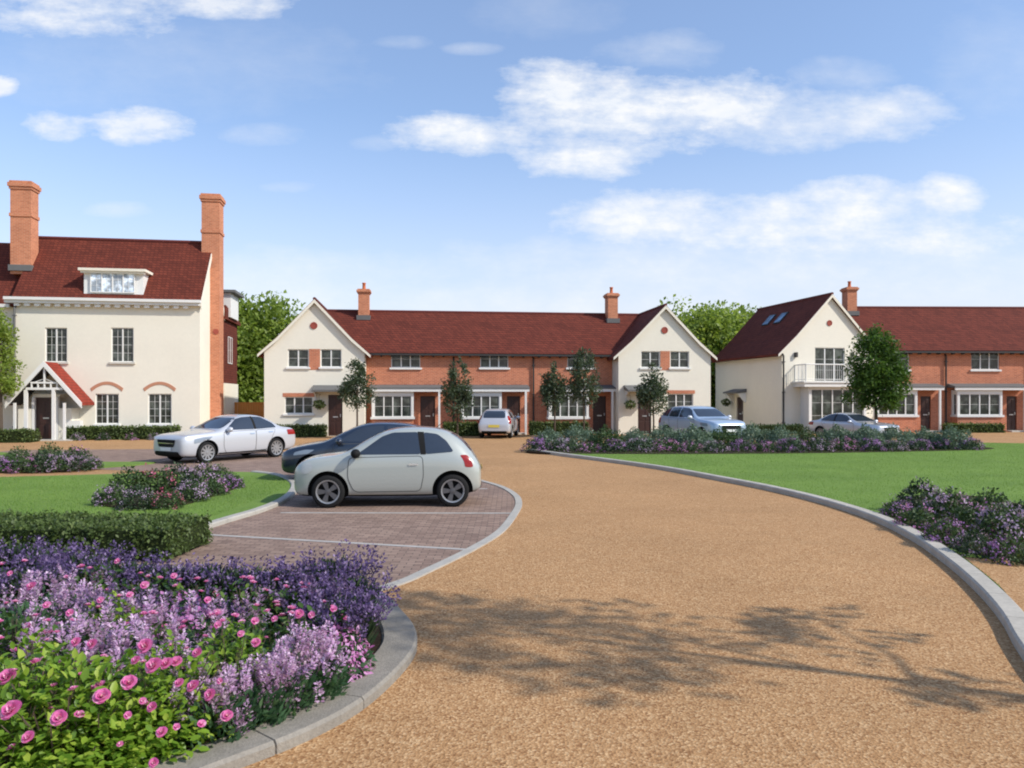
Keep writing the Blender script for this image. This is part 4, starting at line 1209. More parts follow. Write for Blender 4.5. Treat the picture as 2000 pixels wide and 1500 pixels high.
def make_car(name, label, loc, heading, sp, cat='car'):
    """heading: (x, y) that the nose points along"""
    rz = math.atan2(heading[1], heading[0])
    root = thing(name, label, cat, (loc[0], loc[1], 0.012), rz)
    pm = M[sp['paint']]
    ar = [(ax, sp['r'], sp['track']) for ax in sp['axles']]
    me, bv = car_body(sp['st'], pm, ar, sp['r'] + sp.get('gap', 0.065))
    body = link('body', me, root)
    PI2 = math.pi / 2
    side = lambda pts, s: [side(q, s) for q in pts] if hasattr(pts[0][0], '__len__') else [(-x if s > 0 else x, z) for x, z in pts]
    for pts, kind in sp['side_windows']:
        for s in (1, -1):
            patch(bv, side(rounded(pts, 0.05), s), PI2 * s, 0.007, 0.07, M['carglass'], 'side_window', root)
    for pts, m_, nm in sp.get('side_trim', []):
        for s in (1, -1):
            patch(bv, side(pts, s), PI2 * s, 0.008, 0.08, M[m_], nm, root)
    for pts in sp['doors']:
        for s in (1, -1):
            pp = rounded(pts, 0.09, 5)
            do = patch(bv, side(pp, s), PI2 * s, 0.004, 0.035, pm, 'door', root)
            patch(bv, side(strip(pp + pp[:1], 0.012), s), PI2 * s, 0.006, 0.05, M['gap'], 'door_gap', do)
    for (x, z) in sp['handles']:
        for s in (1, -1):
            patch(bv, side(rounded([(x - .09, z - .014), (x + .09, z - .018), (x + .09, z + .018), (x - .09, z + .014)], .012, 2), s), PI2 * s, 0.022, 0.03, M[sp.get('handle_m', 'chrome')], 'handle', root)
    patch(bv, rounded(sp['windscreen'], 0.08), 0.0, 0.006, 0.08, M['carglass'], 'windscreen', root)
    patch(bv, [(-a, z) for a, z in rounded(sp['rear_window'], 0.07)], math.pi, 0.006, 0.08, M['carglass'], 'rear_window', root)
    for nm, m_, pts, out in sp['front']:
        patch(bv, pts, 0.0, out, 0.04, M[m_], nm, root)
    for nm, m_, pts, out in sp['rear']:
        patch(bv, [(-a, z) for a, z in pts], math.pi, out, 0.04, M[m_], nm, root)
    for nm, m_, pts, ang, out in sp['lamps']:          # given for the car's left, mirrored to its right
        front_ = abs(ang) < 90
        ex = sp['st'][3][0] if front_ else sp['st'][-4][0]; wy = sp['st'][2 if front_ else -3][2] * 0.93
        la = -math.sin(R(ang)) * ex + math.cos(R(ang)) * wy
        cx_ = sum(a for a, z in pts) / len(pts)
        pts = [(a - cx_ + la, z) for a, z in pts]
        patch(bv, pts, R(ang), out, 0.035, M[m_], nm, root)
        patch(bv, [(-a, z) for a, z in pts], -R(ang), out, 0.035, M[m_], nm, root)
    # mirrors
    mx, my, mz = sp['mirror']
    for s in (1, -1):
        mb = MB(); mb.ellipsoid((mx, s * (my + 0.10), mz), (0.09, 0.12, 0.088)); mb.tube([(mx + 0.02, s * (my - 0.06), mz - 0.05), (mx + 0.01, s * (my + 0.06), mz - 0.02)], 0.028, 8)
        mb.build('mirror', M[sp.get('mirror_m', 'black')], root, smooth=True)
    t, d = wheel_meshes(sp['r'], sp.get('spokes', 7), rim_k=sp.get('rim_k', 0.70), rim_m=sp.get('rim_m', 'alloy'))
    for ax in sp['axles']:
        for s in (1, -1):
            wh = link('wheel', t, root, (ax, s * (sp['track'] - 0.09), sp['r'] - 0.004), (0, 0, 0 if s > 0 else math.pi))
            link('rim', d, wh)
    for sx_, z0 in sp.get('wipers', []):
        pass
    if 'antenna' in sp:
        a = sp['antenna']; mb = MB(); mb.tube([a, (a[0] - 0.18, a[1], a[2] + 0.14)], 0.007, 5); mb.build('aerial', M['black'], root)
    return root

hatch = dict(paint='pearl', r=0.305, track=0.80, axles=(1.08, -1.22), spokes=5, rim_k=0.72, rim_m='alloydark', mirror=(0.56, 0.80, 1.01), gap=0.075,
    st=[(1.775, .34, .44, .50, .44, .56, .40, .60), (1.725, .22, .60, .58, .58, .69, .50, .75), (1.60, .19, .72, .66, .69, .80, .58, .875), (1.38, .18, .785, .73, .745, .85, .62, .93),
        (1.10, .18, .81, .78, .78, .885, .66, .96), (.88, .18, .815, .81, .785, .925, .68, .995), (.72, .18, .815, .82, .785, .95, .665, 1.05), (.38, .18, .815, .84, .785, .965, .635, 1.265),
        (.05, .18, .815, .85, .785, .97, .60, 1.425), (-.3, .18, .815, .85, .785, .975, .59, 1.475), (-.75, .18, .815, .855, .785, .98, .58, 1.475), (-1.1, .19, .82, .86, .78, .985, .565, 1.42),
        (-1.38, .2, .815, .85, .77, .965, .545, 1.27), (-1.58, .23, .78, .80, .73, .91, .53, 1.03), (-1.70, .27, .72, .68, .68, .78, .52, .86), (-1.775, .34, .62, .55, .60, .64, .48, .70)],
    side_windows=[([(.56, .985), (.10, 1.315), (-.10, 1.385), (-.56, 1.395), (-.63, .99)], 0), ([(-.72, .99), (-.67, 1.39), (-.93, 1.355), (-1.10, 1.23), (-1.24, 1.03)], 0)],
    side_trim=[([(-.625, .985), (-.555, 1.40), (-.675, 1.395), (-.725, .985)], 'black', 'door_pillar')],
    doors=[[(.70, .93), (.72, .55), (.60, .29), (-.62, .30), (-.68, .6), (-.66, .955)]],
    handles=[(-.49, .80)], mirror_m='black',
    windscreen=[(-.64, 1.03), (.64, 1.03), (.52, 1.375), (-.52, 1.375)], rear_window=[(-.52, 1.03), (.52, 1.03), (.47, 1.36), (-.47, 1.36)],
    front=[('grille', 'black', rounded([(-.32, .30), (.32, .30), (.26, .42), (-.26, .42)], .04), .006), ('number_plate', 'platewhite', [(-.26, .44), (.26, .44), (.26, .55), (-.26, .55)], .02), ('moustache_trim', 'chrome', rounded([(-.24, .63), (.24, .63), (.24, .65), (-.24, .65)], .01), .01)],
    rear=[('number_plate', 'plateyellow', [(-.26, .62), (.26, .62), (.26, .73), (-.26, .73)], .02), ('bumper_trim', 'black', rounded([(-.5, .30), (.5, .30), (.46, .40), (-.46, .40)], .03), .006)],
    lamps=[('headlight', 'lampclear', ellipse((.14, .735), .10, .105), 32, .012), ('tail_lamp', 'tailred', rounded([(-.16, .74), (-.07, .74), (-.07, .97), (-.16, .97)], .03), 160, .010)],
    antenna=(-.9, 0, 1.46))
# lateral axis for the lamp projections runs to the left of the viewing direction
make_car('small_hatchback', 'pearl grey small rounded hatchback parked in the near paved bay, seen from its side', (-2.38, 15.05), (-0.996, -0.07), hatch)

black = dict(paint='carblack', r=0.315, track=0.82, axles=(1.30, -1.27), spokes=10, mirror=(0.62, 0.82, 1.0),
    st=[(2.1, .36, .50, .52, .48, .60, .42, .64), (2.03, .22, .68, .58, .64, .70, .54, .76), (1.8, .19, .80, .66, .76, .79, .62, .855), (1.4, .18, .85, .74, .80, .86, .66, .925), (1.1, .18, .855, .80, .81, .90, .69, .975), (.95, .18, .855, .82, .81, .93, .70, 1.01),
        (.55, .18, .86, .84, .81, .95, .65, 1.23), (.15, .18, .86, .85, .81, .96, .60, 1.405), (-.3, .18, .86, .85, .81, .965, .585, 1.44), (-.9, .18, .86, .86, .81, .97, .57, 1.41), (-1.35, .2, .855, .87, .80, .97, .555, 1.32), (-1.7, .22, .83, .86, .77, .95, .54, 1.13), (-1.95, .25, .78, .80, .72, .88, .53, .96), (-2.08, .30, .72, .64, .68, .72, .5, .80), (-2.13, .36, .62, .55, .58, .62, .45, .68)],
    side_windows=[([(.70, .98), (.20, 1.29), (-.02, 1.345), (-.40, 1.36), (-.42, .985)], 0), ([(-.50, .985), (-.48, 1.355), (-.85, 1.33), (-1.35, 1.15), (-1.42, 1.0)], 0)],
    doors=[[(.78, .93), (.78, .5), (.7, .29), (-.45, .30), (-.46, .95)], [(-.47, .95), (-.46, .30), (-1.0, .32), (-1.12, .7), (-1.3, .95)]],
    handles=[(-.30, .86), (-1.15, .88)], handle_m='carblack', mirror_m='carblack',
    windscreen=[(-.66, 1.04), (.66, 1.04), (.53, 1.33), (-.53, 1.33)], rear_window=[(-.52, 1.03), (.52, 1.03), (.46, 1.27), (-.46, 1.27)],
    front=[('grille', 'black', rounded([(-.38, .28), (.38, .28), (.30, .46), (-.30, .46)], .04), .006), ('number_plate', 'platewhite', [(-.26, .50), (.26, .50), (.26, .61), (-.26, .61)], .02)],
    rear=[('number_plate', 'plateyellow', [(-.26, .60), (.26, .60), (.26, .71), (-.26, .71)], .02)],
    lamps=[('headlight', 'lampglass', rounded([(.0, .66), (.26, .70), (.36, .80), (.20, .80), (.02, .74)], .03), 38, .010), ('tail_lamp', 'tailred', rounded([(-.30, .72), (-.08, .72), (-.08, .9), (-.30, .9)], .04), 150, .012)])
make_car('hatchback', 'black blue hatchback half hidden behind the pearl grey hatchback', (-3.55, 19.25), (-0.998, -0.06), black)

sedan_st = [(2.28, .34, .62, .56, .60, .71, .57, .755), (2.23, .22, .76, .64, .73, .80, .64, .845), (2.05, .18, .845, .70, .80, .86, .68, .905), (1.5, .17, .88, .78, .83, .90, .70, .96), (1.1, .17, .885, .82, .835, .92, .72, .99), (.92, .17, .885, .84, .835, .94, .72, 1.02),
        (.5, .17, .885, .86, .835, .96, .66, 1.24), (.1, .17, .885, .87, .835, .965, .62, 1.45), (-.35, .17, .885, .875, .835, .97, .605, 1.49), (-.85, .18, .885, .885, .83, .98, .60, 1.46), (-1.3, .18, .885, .895, .825, .99, .61, 1.29), (-1.6, .19, .875, .90, .815, .98, .66, 1.07), (-1.9, .2, .85, .89, .80, .96, .68, 1.035), (-2.18, .25, .80, .84, .75, .93, .66, 1.0), (-2.28, .32, .74, .66, .70, .76, .6, .86), (-2.32, .4, .62, .56, .58, .62, .5, .7)]
def sedan(paint_):
    return dict(paint=paint_, r=0.33, track=0.85, axles=(1.42, -1.32), spokes=10, rim_k=0.74, mirror=(0.66, 0.84, 1.02), mirror_m=paint_ , handle_m='chrome',
    st=sedan_st,
    side_windows=[([(.72, 1.0), (.20, 1.345), (-.05, 1.40), (-.38, 1.415), (-.40, 1.0)], 0), ([(-.48, 1.0), (-.46, 1.415), (-.82, 1.39), (-1.24, 1.18), (-1.34, 1.03)], 0)],
    side_trim=[([(-.395, 1.0), (-.375, 1.42), (-.465, 1.42), (-.485, 1.0)], 'black', 'door_pillar'), (strip([(1.0, .27), (-.9, .27)], .04), 'black', 'sill_line')],
    doors=[[(.82, .95), (.84, .5), (.74, .28), (-.42, .29), (-.44, .97)], [(-.45, .97), (-.43, .29), (-.92, .31), (-1.1, .72), (-1.28, .98)]],
    handles=[(-.28, .86), (-1.05, .89)],
    windscreen=[(-.70, 1.05), (.70, 1.05), (.57, 1.385), (-.57, 1.385)], rear_window=[(-.58, 1.08), (.58, 1.08), (.5, 1.31), (-.5, 1.31)],
    front=[('grille', 'black', rounded([(-.38, .52), (.38, .52), (.46, .745), (-.46, .745)], .05), .010), ('grille_bar', 'chrome', [(-.40, .62), (.40, .62), (.40, .645), (-.40, .645)], .018), ('lower_intake', 'black', rounded([(-.66, .23), (.66, .23), (.58, .38), (-.58, .38)], .05), .008), ('number_plate', 'platewhite', [(-.26, .40), (.26, .40), (.26, .50), (-.26, .50)], .02)],
    rear=[('number_plate', 'plateyellow', [(-.26, .66), (.26, .66), (.26, .77), (-.26, .77)], .02)],
    lamps=[('headlight', 'lampglass', rounded([(.02, .62), (.30, .68), (.42, .82), (.22, .81), (.02, .76)], .03), 35, .010), ('foglight', 'black', rounded([(.0, .32), (.24, .33), (.26, .43), (.0, .42)], .03), 35, .008), ('tail_lamp', 'tailred', rounded([(-.34, .76), (-.05, .76), (-.05, .94), (-.34, .94)], .04), 148, .012)])
make_car('saloon_car', 'white four door saloon parked before the tall cream house, nose toward the camera', (-9.5, 25.7), (-0.53, -0.85), sedan('carwhite'))
lowc = make_car('saloon_car', 'silver saloon parked behind the long border, below the cream cottage balcony', (16.75, 37.8), (0.42, -0.9), sedan('carsilver'))
lowc.scale = (0.95, 0.95, 0.88)

white = dict(black)
white.update(paint='carwhite', handle_m='carwhite', mirror_m='carwhite',
    st=[(2.0, .36, .50, .52, .48, .60, .42, .64), (1.93, .22, .68, .58, .64, .70, .54, .78), (1.7, .19, .80, .68, .76, .82, .62, .90), (1.3, .18, .85, .76, .80, .90, .66, .98), (1.0, .18, .855, .82, .81, .94, .69, 1.03), (.85, .18, .855, .84, .81, .96, .70, 1.07),
        (.45, .18, .86, .86, .81, .98, .66, 1.30), (.05, .18, .86, .87, .81, .985, .62, 1.46), (-.4, .18, .86, .87, .81, .99, .61, 1.50), (-1.0, .18, .86, .88, .81, .99, .60, 1.48), (-1.5, .2, .855, .89, .80, .99, .59, 1.42), (-1.75, .22, .84, .88, .78, .97, .585, 1.26), (-1.92, .25, .81, .82, .75, .92, .58, 1.02), (-1.98, .30, .76, .66, .72, .76, .55, .84), (-2.02, .36, .66, .55, .62, .62, .5, .7)],
    axles=(1.25, -1.25),
    side_windows=[([(.62, 1.0), (.15, 1.33), (-.05, 1.40), (-.40, 1.415), (-.42, 1.0)], 0), ([(-.50, 1.0), (-.48, 1.41), (-1.0, 1.39), (-1.40, 1.30), (-1.48, 1.03)], 0)],
    windscreen=[(-.66, 1.09), (.66, 1.09), (.55, 1.385), (-.55, 1.385)], rear_window=[(-.56, 1.03), (.56, 1.03), (.52, 1.38), (-.52, 1.38)],
    rear=[('number_plate', 'plateyellow', [(-.28, .56), (.28, .56), (.28, .69), (-.28, .69)], .02), ('bumper_trim', 'black', rounded([(-.66, .26), (.66, .26), (.62, .38), (-.62, .38)], .03), .006)],
    lamps=[('headlight', 'lampglass', rounded([(.0, .68), (.26, .72), (.36, .84), (.20, .84), (.02, .78)], .03), 38, .010), ('tail_lamp', 'tailred', rounded([(-.32, .74), (-.14, .74), (-.10, 1.12), (-.22, 1.15), (-.32, .98)], .04), 158, .014)])
make_car('hatchback', 'white hatchback seen from behind, parked before the middle brick terraced house', (-0.66, 40.3), (0.12, 0.99), white)

suv = dict(paint='carblue', r=0.37, track=0.88, axles=(1.45, -1.4), spokes=5, mirror=(0.72, 0.92, 1.18), mirror_m='carwhite', handle_m='carblue', gap=0.06,
    st=[(2.35, .48, .60, .66, .58, .80, .52, .86), (2.28, .32, .80, .74, .76, .92, .68, .99), (2.05, .26, .90, .84, .86, 1.0, .74, 1.07), (1.5, .25, .935, .94, .88, 1.06, .77, 1.12), (1.1, .25, .94, .98, .885, 1.09, .78, 1.15), (.95, .25, .94, 1.0, .885, 1.11, .78, 1.19),
        (.6, .25, .94, 1.02, .885, 1.13, .74, 1.42), (.25, .25, .94, 1.03, .885, 1.14, .69, 1.62), (-.3, .25, .94, 1.04, .885, 1.145, .68, 1.69), (-1.0, .26, .94, 1.05, .885, 1.15, .67, 1.68), (-1.7, .27, .935, 1.06, .88, 1.15, .65, 1.62), (-2.05, .3, .91, 1.05, .86, 1.14, .64, 1.42), (-2.25, .33, .88, .98, .83, 1.08, .63, 1.18), (-2.33, .40, .82, .78, .78, .86, .6, .94), (-2.36, .48, .7, .66, .66, .72, .55, .8)],
    side_windows=[([(.78, 1.17), (.38, 1.49), (.15, 1.57), (-.38, 1.60), (-.40, 1.17)], 0), ([(-.48, 1.17), (-.46, 1.60), (-1.25, 1.585), (-1.28, 1.18)], 0), ([(-1.36, 1.18), (-1.33, 1.58), (-1.75, 1.52), (-2.0, 1.22)], 0)],
    doors=[[(.86, 1.1), (.86, .6), (.78, .42), (-.42, .42), (-.44, 1.12)], [(-.45, 1.12), (-.43, .42), (-.95, .44), (-1.15, .85), (-1.3, 1.13)]],
    handles=[(-.28, 1.02), (-1.1, 1.04)],
    windscreen=[(-.74, 1.21), (.74, 1.21), (.63, 1.55), (-.63, 1.55)], rear_window=[(-.62, 1.2), (.62, 1.2), (.56, 1.56), (-.56, 1.56)],
    front=[('grille', 'black', rounded([(-.42, .52), (.42, .52), (.46, .88), (-.46, .88)], .07), .012), ('number_plate', 'platewhite', [(-.28, .58), (.28, .58), (.28, .70), (-.28, .70)], .03)],
    rear=[('number_plate', 'plateyellow', [(-.26, .8), (.26, .8), (.26, .91), (-.26, .91)], .02)],
    lamps=[('headlight', 'lampglass', rounded([(.06, .82), (.34, .84), (.36, .97), (.08, .96)], .04), 30, .012), ('tail_lamp', 'tailred', rounded([(-.34, .86), (-.12, .86), (-.12, 1.12), (-.34, 1.12)], .04), 150, .012)])
make_car('off_road_car', 'pale blue off road car with a black grille, facing the camera behind the long border', (8.55, 34.8), (0.33, -0.94), suv)
# ================================================================== plants
def unit_v(a): return a / np.maximum(np.linalg.norm(a, axis=-1, keepdims=True), 1e-9)
def rand_dir(n): return unit_v(rng.normal(size=(n, 3)))
def frames(x, nrm):
    """rotation matrices whose first column is x (tip direction) and third is near nrm"""
    x = unit_v(x); y = unit_v(np.cross(nrm, x)); z = np.cross(x, y)
    return np.stack([x, y, z], axis=-1)

def scatter_mesh(name, batches, mats):
    """batches: (template verts, faces, positions, rotations, scales, material index)"""
    Vs, loops, starts, totals, mi = [], [], [], [], []
    nv = nl = 0
    for V, Fc, P, Rm, S, m in batches:
        V = np.asarray(V, float); P = np.asarray(P, float); k = len(P)
        if k == 0: continue
        S = np.asarray(S, float)
        S = S[:, None, None] if S.ndim == 1 else S[:, None, :]
        W = np.einsum('kij,knj->kni', Rm, V[None] * S) + P[:, None, :]
        Vs.append(W.reshape(-1, 3))
        for f in Fc:
            pass
        base = nv + np.arange(k)[:, None] * len(V)
        fl = np.concatenate([np.array(f) for f in Fc]); ft = np.array([len(f) for f in Fc])
        loops.append((base + fl[None]).reshape(-1))
        fs = np.concatenate([[0], np.cumsum(ft)[:-1]])
        starts.append((nl + np.arange(k)[:, None] * len(fl) + fs[None]).reshape(-1))
        mi.append(np.full(k * len(Fc), m)); totals.append(np.tile(ft, k))
        nv += k * len(V); nl += k * len(fl)
    Vs = np.concatenate(Vs); loops = np.concatenate(loops); starts = np.concatenate(starts); mi = np.concatenate(mi)
    me = bpy.data.meshes.new(name)
    me.vertices.add(len(Vs)); me.vertices.foreach_set('co', Vs.astype(np.float32).ravel())
    me.loops.add(len(loops)); me.loops.foreach_set('vertex_index', loops.astype(np.int32))
    me.polygons.add(len(starts)); me.polygons.foreach_set('loop_start', starts.astype(np.int32))
    try: me.polygons.foreach_set('loop_total', np.concatenate(totals).astype(np.int32))
    except Exception: pass
    for m in mats: me.materials.append(m)
    me.polygons.foreach_set('material_index', mi.astype(np.int32))
    me.update(calc_edges=True); me.validate()
    return me

LEAF = ([(0, 0, 0), (.35, .26, .05), (.35, -.26, .05), (.72, .21, .03), (.72, -.21, .03), (1, 0, -.08), (.38, 0, -.03), (.74, 0, -.05)],
        [(0, 2, 6), (0, 6, 1), (2, 4, 7, 6), (1, 6, 7, 3), (4, 5, 7), (7, 5, 3)])
LEAF4 = ([(0, 0, 0), (.5, .30, .06), (1, 0, -.04), (.5, -.30, .06)], [(0, 3, 2), (0, 2, 1)])
NARROW = ([(0, 0, 0), (.45, .11, .03), (1, 0, 0), (.45, -.11, .03)], [(0, 3, 2), (0, 2, 1)])
BLADE = ([(0, -.08, 0), (0, .08, 0), (1, 0, 0)], [(0, 1, 2)])

# ---------------------------------------------------------------- trees
def tree(name, label, base, trunk_h, tr_r, lobes, nleaf, size, leafm, nclump=40, group=None, spread=0.17):
    """lobes: (x, y, z, rx, ry, rz) around the trunk foot"""
    root = thing(name, label, 'tree', (base[0], base[1], 0.0), 0, group)
    tb = MB()
    top = max(l[2] for l in lobes)
    tb.tube([(0, 0, -0.05), (0.02, 0, trunk_h * 0.5), (0.0, 0.03, trunk_h), (0.04, 0.0, top)], [tr_r * 1.3, tr_r, tr_r * 0.85, tr_r * 0.2], 10)
    for l in lobes:
        a = Vector((0, 0, trunk_h * random.uniform(0.8, 1.0) + (l[2] - trunk_h) * 0.25)); b = Vector(l[:3])
        mid = (a + b) / 2 + Vector((0, 0, -0.08 * (b - a).length))
        tb.tube([a, mid, b, b + Vector((l[3] * .4, 0, l[5] * .4))], [tr_r * 0.55, tr_r * 0.4, tr_r * 0.22, tr_r * 0.06], 7)
    tb.build('trunk', M['bark'], root, smooth=True)
    L = np.array(lobes); vol = L[:, 3] * L[:, 4] * L[:, 5]; pr = vol ** 0.75; pr = pr / pr.sum()
    idx = rng.choice(len(L), nclump * 1, p=pr)
    d = rand_dir(len(idx)); rr = rng.uniform(0.45, 1.0, len(idx)) ** 0.6
    cc = L[idx, :3] + d * rr[:, None] * L[idx, 3:]
    ci = rng.integers(0, len(cc), nleaf)
    sig = L[idx[ci], 3:] * spread * 2 * rng.uniform(0.7, 1.3, (len(cc),))[ci][:, None]
    off = np.clip(rng.normal(size=(nleaf, 3)), -1.7, 1.7)
    P = cc[ci] + off * sig * 0.62
    out = unit_v(P - L[idx[ci], :3]) * 0.6 + rand_dir(nleaf) * 0.9
    nrm = rand_dir(nleaf) * 0.8 + np.array([0, 0, 0.9]) + out * 0.4
    me = scatter_mesh('crown', [(LEAF4[0], LEAF4[1], P, frames(out, nrm), size * rng.uniform(0.6, 1.35, nleaf), 0)], [leafm])
    link('crown', me, root)
    return root

# far trees behind the houses
tree('broad_tree', 'tall bright green tree rising between the tall cream house and the left cottage', (-20.5, 54.5), 2.4, 0.30,
     [(0, 0, 5.4, 2.9, 2.6, 3.4), (-1.8, 0.3, 3.8, 2.4, 2.3, 2.8), (2.2, 0.2, 5.0, 2.6, 2.4, 3.2), (0.6, -1, 3.2, 3.2, 2.2, 2.8), (3.4, 0.4, 7.0, 1.9, 1.8, 2.0), (-1.2, 0.5, 7.2, 2.0, 1.9, 2.0), (-2.4, 0, 2.0, 1.8, 1.8, 1.9)], 34000, 0.34, M['treeleaf'], 330)
tree('broad_tree', 'bright green tree showing behind the gable of the shaded cream cottage', (13.0, 57.0), 2.6, 0.32,
     [(0, 0, 5.2, 3.0, 2.6, 3.3), (-2.3, 0.3, 5.6, 2.1, 2.2, 2.1), (2.4, 0.2, 4.9, 2.4, 2.4, 3.1), (0.6, -1, 3.6, 3.4, 2.2, 2.6), (1.2, 0.4, 6.4, 2.4, 2.0, 1.8)], 30000, 0.34, M['treeleaf'], 300)
tree('broad_tree', 'bright green tree behind the roof of the balcony cottage', (17.0, 60.0), 2.6, 0.32,
     [(0, 0, 5.6, 2.4, 2.6, 3.1), (-1.6, 0.3, 5.0, 2.2, 2.2, 2.6), (1.2, 0.2, 6.2, 1.9, 2.2, 2.4), (-2.4, 0, 6.0, 1.6, 1.7, 1.6)], 24000, 0.34, M['treeleaf'], 240)
tree('garden_tree', 'light green tree at the photo left edge before the neighbouring house', (-23.75, 35.6), 1.6, 0.12,
     [(-0.7, 0, 3.3, 1.0, 1.0, 1.1), (-0.4, 0.2, 4.7, 0.9, 0.9, 1.0), (-0.8, 0, 5.5, 0.8, 0.8, 0.8), (0.1, 0.1, 3.0, 0.7, 0.7, 0.8)], 7500, 0.17, M['treeleaf'], 110)
tree('street_tree', 'broad deep green tree behind the silver saloon, hiding part of the brick terrace', (18.25, 37.9 + 0.6), 1.5, 0.085,
     [(0, 0, 2.6, 1.25, 1.2, 1.1), (-0.1, 0, 3.6, 1.2, 1.15, 1.2), (0.15, 0, 4.5, 0.95, 0.9, 0.95), (-0.7, 0.1, 2.4, 0.75, 0.75, 0.8), (0.85, 0, 2.9, 0.75, 0.7, 0.9), (0.0, 0, 5.0, 0.55, 0.5, 0.6), (0.3, 0, 1.9, 0.8, 0.8, 0.5)], 15000, 0.15, M['treedeep'], 190)
def slim_tree(px, d, top_py, bot_py, wpx, label, m='treegrey', n=3000):
    x = (px - 1000) * d / F; s = F / d
    zt = EYE + (HZ - top_py) / s; zb = max(0.7, EYE + (HZ - bot_py) / s); r = wpx / s / 2
    h = zt - zb
    lob = [(0, 0, zb + h * .30, r * .95, r * .95, h * .28), (random.uniform(-.15, .15), 0, zb + h * .52, r * 0.9, r * .9, h * .26), (random.uniform(-.1, .1), 0, zb + h * .76, r * .55, r * .55, h * .22), (random.choice((-1, 1)) * r * .5, 0, zb + h * .38, r * .55, r * .6, h * .18)]
    tree('slim_tree', label, (x, d), zb + 0.3, 0.045, lob, n, 0.14, M[m], 80, 'slim young trees before the terrace')
slim_tree(697, 38.6, 702, 800, 62, 'slim grey green young tree before the left cottage dark door')
slim_tree(893, 38.9, 700, 815, 58, 'slim young tree before the downpipe left of the middle brick house')
slim_tree(1083, 39.3, 708, 800, 46, 'smaller slim young tree of the two before the bay next to the shaded cottage')
slim_tree(1140, 39.6, 680, 790, 62, 'taller slim young tree of the two before the bay next to the shaded cottage')
slim_tree(1276, 39.8, 712, 805, 62, 'slim young tree before the door of the shaded cream cottage')
# the tree that throws the dappled shade over the road, standing just outside the picture on the right
tree('street_tree', 'young tree just outside the picture, its dappled shade lying across the road', (6.05, 4.15), 2.9, 0.055,
     [(0, 0, 4.6, 1.2, 1.2, 0.7), (-0.7, 0.35, 5.5, 0.9, 0.8, 0.6), (0.5, -0.4, 5.6, 0.9, 0.9, 0.6), (-0.1, 0.7, 5.1, 0.8, 0.8, 0.5), (0.2, 0, 6.4, 0.6, 0.6, 0.4), (1.3, -0.3, 3.5, 0.7, 0.6, 0.35), (0.9, 0.9, 3.6, 0.6, 0.7, 0.35)], 1900, 0.15, M['treedeep'], 80)

# ---------------------------------------------------------------- hedges
def hedge(name, label, x0, x1, y0, y1, h, n, size, loc, rz=0.0, group=None, leafm='hedge', cat='hedge', base=0.0):
    root = thing(name, label, cat, (loc[0], loc[1], base), rz, group)
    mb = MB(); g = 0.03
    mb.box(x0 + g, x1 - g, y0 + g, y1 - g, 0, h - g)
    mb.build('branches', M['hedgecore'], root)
    dims = np.array([(x1 - x0) * (y1 - y0), (x1 - x0) * h, (x1 - x0) * h * .5, (y1 - y0) * h, (y1 - y0) * h]); dims = dims / dims.sum()
    f = rng.choice(5, n, p=dims)
    P = np.stack([rng.uniform(x0, x1, n), rng.uniform(y0, y1, n), rng.uniform(0.0, h, n)], 1)
    N = np.zeros((n, 3))
    P[f == 0, 2] = h; N[f == 0] = (0, 0, 1)
    P[f == 1, 1] = y0; N[f == 1] = (0, -1, 0)
    P[f == 2, 1] = y1; N[f == 2] = (0, 1, 0)
    P[f == 3, 0] = x0; N[f == 3] = (-1, 0, 0)
    P[f == 4, 0] = x1; N[f == 4] = (1, 0, 0)
    rnd = 0.16 * np.maximum(0, P[:, 2] / h - 0.45) ** 2 * (h > .3) * (h < .4)
    P[:, 1] += np.where(f == 1, rnd, 0); P[:, 0] -= np.where(f == 4, rnd, 0)
    wob = 0.035 * np.sin(P[:, 0] * 5.1 + 1.3) * np.cos(P[:, 1] * 4.3) + 0.02 * np.sin(P[:, 0] * 13)
    P = P + N * (wob[:, None] * (h > 0.3) - 0.03 + rng.normal(size=n)[:, None] * 0.03)
    x = N * 0.5 + rand_dir(n); nr = N + rand_dir(n) * 0.6
    me = scatter_mesh('foliage', [(LEAF4[0], LEAF4[1], P, frames(x, nr), size * rng.uniform(0.6, 1.3, n), 0)], [M[leafm]])
    link('foliage', me, root)
    return root
hedge('box_hedge', 'clipped green box hedge along the back of the front flower bed', -7.2, 0, 0, 1.2, 0.37, 26000, 0.05, (-4.25, 9.5), R(-3), base=0.05)
def house_hedge(fr, px0, px1, y, h, label, depth=0.55, n=1500, leafm='hedge'):
    x0, x1 = fr.fx(px0, y), fr.fx(px1, y)
    p = fr.P(x0, y)
    hedge('low_hedge', label, 0, x1 - x0, 0, depth, h, n, 0.11, (p.x, p.y), fr.a, 'low hedges under the house fronts', leafm)
house_hedge(fb, 128, 348, -1.1, 0.62, 'low hedge under the two arched windows of the tall cream house', n=2600)
house_hedge(fb, -60, 58, -3.0, 0.55, 'low hedge left of the porch of the tall cream house', 1.0, 1500)
house_hedge(fm_, 536, 634, -0.9, 0.6, 'low hedge under the ground floor window of the left cream cottage')
house_hedge(fm_, 724, 806, -0.6, 0.55, 'low hedge under the bay window next to the left cream cottage')
house_hedge(fm_, 868, 938, -0.9, 0.7, 'low hedge beside the white hatchback seen from behind')
house_hedge(fm_, 1036, 1150, -0.6, 0.7, 'low hedge under the bay window next to the shaded cottage')
house_hedge(fr_, 1440, 1570, -1.2, 0.5, 'low dark hedge at the corner of the balcony cottage', leafm='shrubgreen')
house_hedge(ft, 1850, 1962, -1.5, 0.5, 'low hedge under the bay window at the photo right edge')

